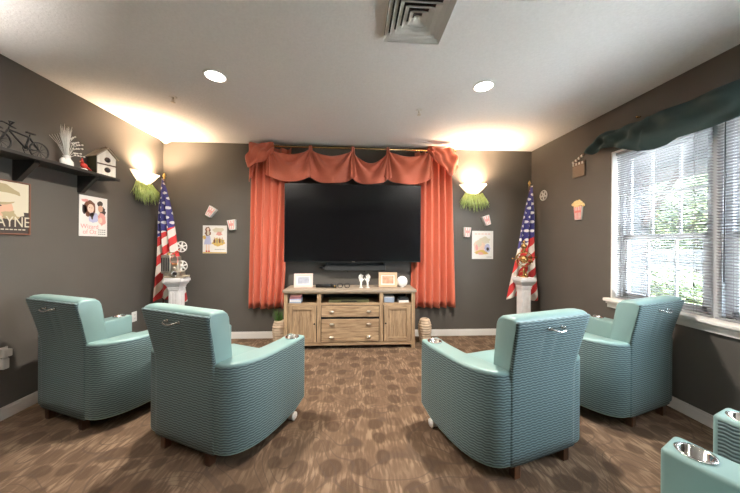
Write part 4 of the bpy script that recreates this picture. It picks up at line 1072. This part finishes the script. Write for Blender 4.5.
def tree_proto():
    o = thing('tree', 'x', 'tree', (0, 0, -.30), 0, 'trees beyond the garden fence')
    MB().tube([(0, 0, 0), (.05, .03, 1.3), (-.05, .1, 2.6), (.1, .05, 3.6)], [.17, .13, .09, .04], 'bark', 8).build('trunk', o)
    q = MB(); rnd = random.Random(11); i_ = q.mi('leaf')
    for k in range(6500):
        while True:
            p = Vector((rnd.uniform(-1, 1), rnd.uniform(-1, 1), rnd.uniform(-1, 1)))
            if .25 < p.length < 1: break
        n_ = 1+.18*math.sin(p.x*7+p.z*5)+.15*math.sin(p.y*8-p.z*6)
        c = Vector((p.x*1.9*n_, p.y*1.9*n_, 3.0+p.z*2.2*n_))
        a = Vector((rnd.uniform(-1, 1), rnd.uniform(-1, 1), rnd.uniform(-1, 1))).normalized(); b = a.orthogonal().normalized(); s_ = rnd.uniform(.06, .13)
        vs = [q.bm.verts.new(c+a*s_), q.bm.verts.new(c+b*s_*.55), q.bm.verts.new(c-a*s_), q.bm.verts.new(c-b*s_*.55)]
        q.bm.faces.new(vs).material_index = i_
    q.build('foliage', o, fix=False); return o
t0 = tree_proto()
for k, (x, y, s_, l_) in enumerate([(11.6, 8.6, .92, 'leafy green tree just beyond the fence, in the middle of the view through the blinds'), (11.8, 4.7, .85, 'leafy green tree beyond the fence at the right edge of the photo'), (12.2, 13.4, .92, 'leafy green tree beyond the fence, farthest left through the blinds'), (17.5, 7.6, 1.5, 'tall green tree in the second row, behind and between the nearer trees'), (11.8, .9, .8, 'leafy green tree outside, to the right of the photo'), (17.5, 14.3, 1.5, 'tall green tree in the second row, behind the porch post')]):
    o = t0 if k == 0 else dup(t0); o.location = (x, y, -.30); o.rotation_euler = (0, 0, k*1.3); o.scale = (s_, s_, s_); o['label'] = l_
bs = thing('garden_shrub', 'rounded green shrub on the lawn in front of the fence', 'shrub', (7.4, 6.1, -.30))
q = MB(); rnd = random.Random(5); i_ = q.mi('leaf')
for k in range(2500):
    p = Vector((rnd.gauss(0, 1), rnd.gauss(0, 1), rnd.gauss(0, 1))).normalized()*rnd.uniform(.6, 1)
    c = Vector((p.x*.6, p.y*.8, .62+p.z*.6)); a = Vector((rnd.uniform(-1, 1), rnd.uniform(-1, 1), rnd.uniform(-1, 1))).normalized(); b = a.orthogonal().normalized(); s_ = .05
    q.bm.faces.new([q.bm.verts.new(c+a*s_), q.bm.verts.new(c+b*s_*.6), q.bm.verts.new(c-a*s_), q.bm.verts.new(c-b*s_*.6)]).material_index = i_
q.build('foliage', bs, fix=False); MB().cyl((0, 0, 0), (0, 0, .5), .03, 'bark', seg=6).build('stem', bs)

# ------------------------------------------------------------------ light
w = bpy.data.worlds.new('sky'); bpy.context.scene.world = w; w.use_nodes = True
bg = w.node_tree.nodes['Background']; bg.inputs[0].default_value = (.78, .88, 1, 1); bg.inputs[1].default_value = 26.0
sl = bpy.data.lights.new('sun', 'SUN'); sl.energy = 85; sl.angle = math.radians(2); sl.color = (1, .95, .86)
so = bpy.data.objects.new('sun', sl); C.objects.link(so); so.rotation_euler = Vector((.08, .55, -.85)).to_track_quat('-Z', 'Y').to_euler()
for (y0, y1) in units:
    pl_ = bpy.data.lights.new('window_portal', 'AREA'); pl_.shape = 'RECTANGLE'; pl_.size = y1-y0; pl_.size_y = 1.45; pl_.cycles.is_portal = True
    po = bpy.data.objects.new('window_portal', pl_); C.objects.link(po); po.location = (RX+RT+.01, (y0+y1)/2, 1.545); po.rotation_euler = Vector((-1, 0, 0)).to_track_quat('-Z', 'Y').to_euler()

# ------------------------------------------------------------------ camera
cam = bpy.data.cameras.new('camera'); co = bpy.data.objects.new('camera', cam); C.objects.link(co)
cam.sensor_fit = 'HORIZONTAL'; cam.sensor_width = 36; cam.lens = 275*36/740; cam.shift_y = -2.9/740; cam.clip_start = .03
yaw = math.radians(-3.43); roll = .0065
co.matrix_world = Matrix.Translation((0, 0, 1.344)) @ Matrix.Rotation(yaw, 4, 'Z') @ Matrix.Rotation(PI/2, 4, 'X') @ Matrix.Rotation(roll, 4, 'Z')
sc_ = bpy.context.scene; sc_.camera = co
sc_.view_settings.view_transform = 'Standard'; sc_.view_settings.look = 'None'; sc_.view_settings.exposure = .78; sc_.view_settings.gamma = 1
sc_.view_settings.use_curve_mapping = False
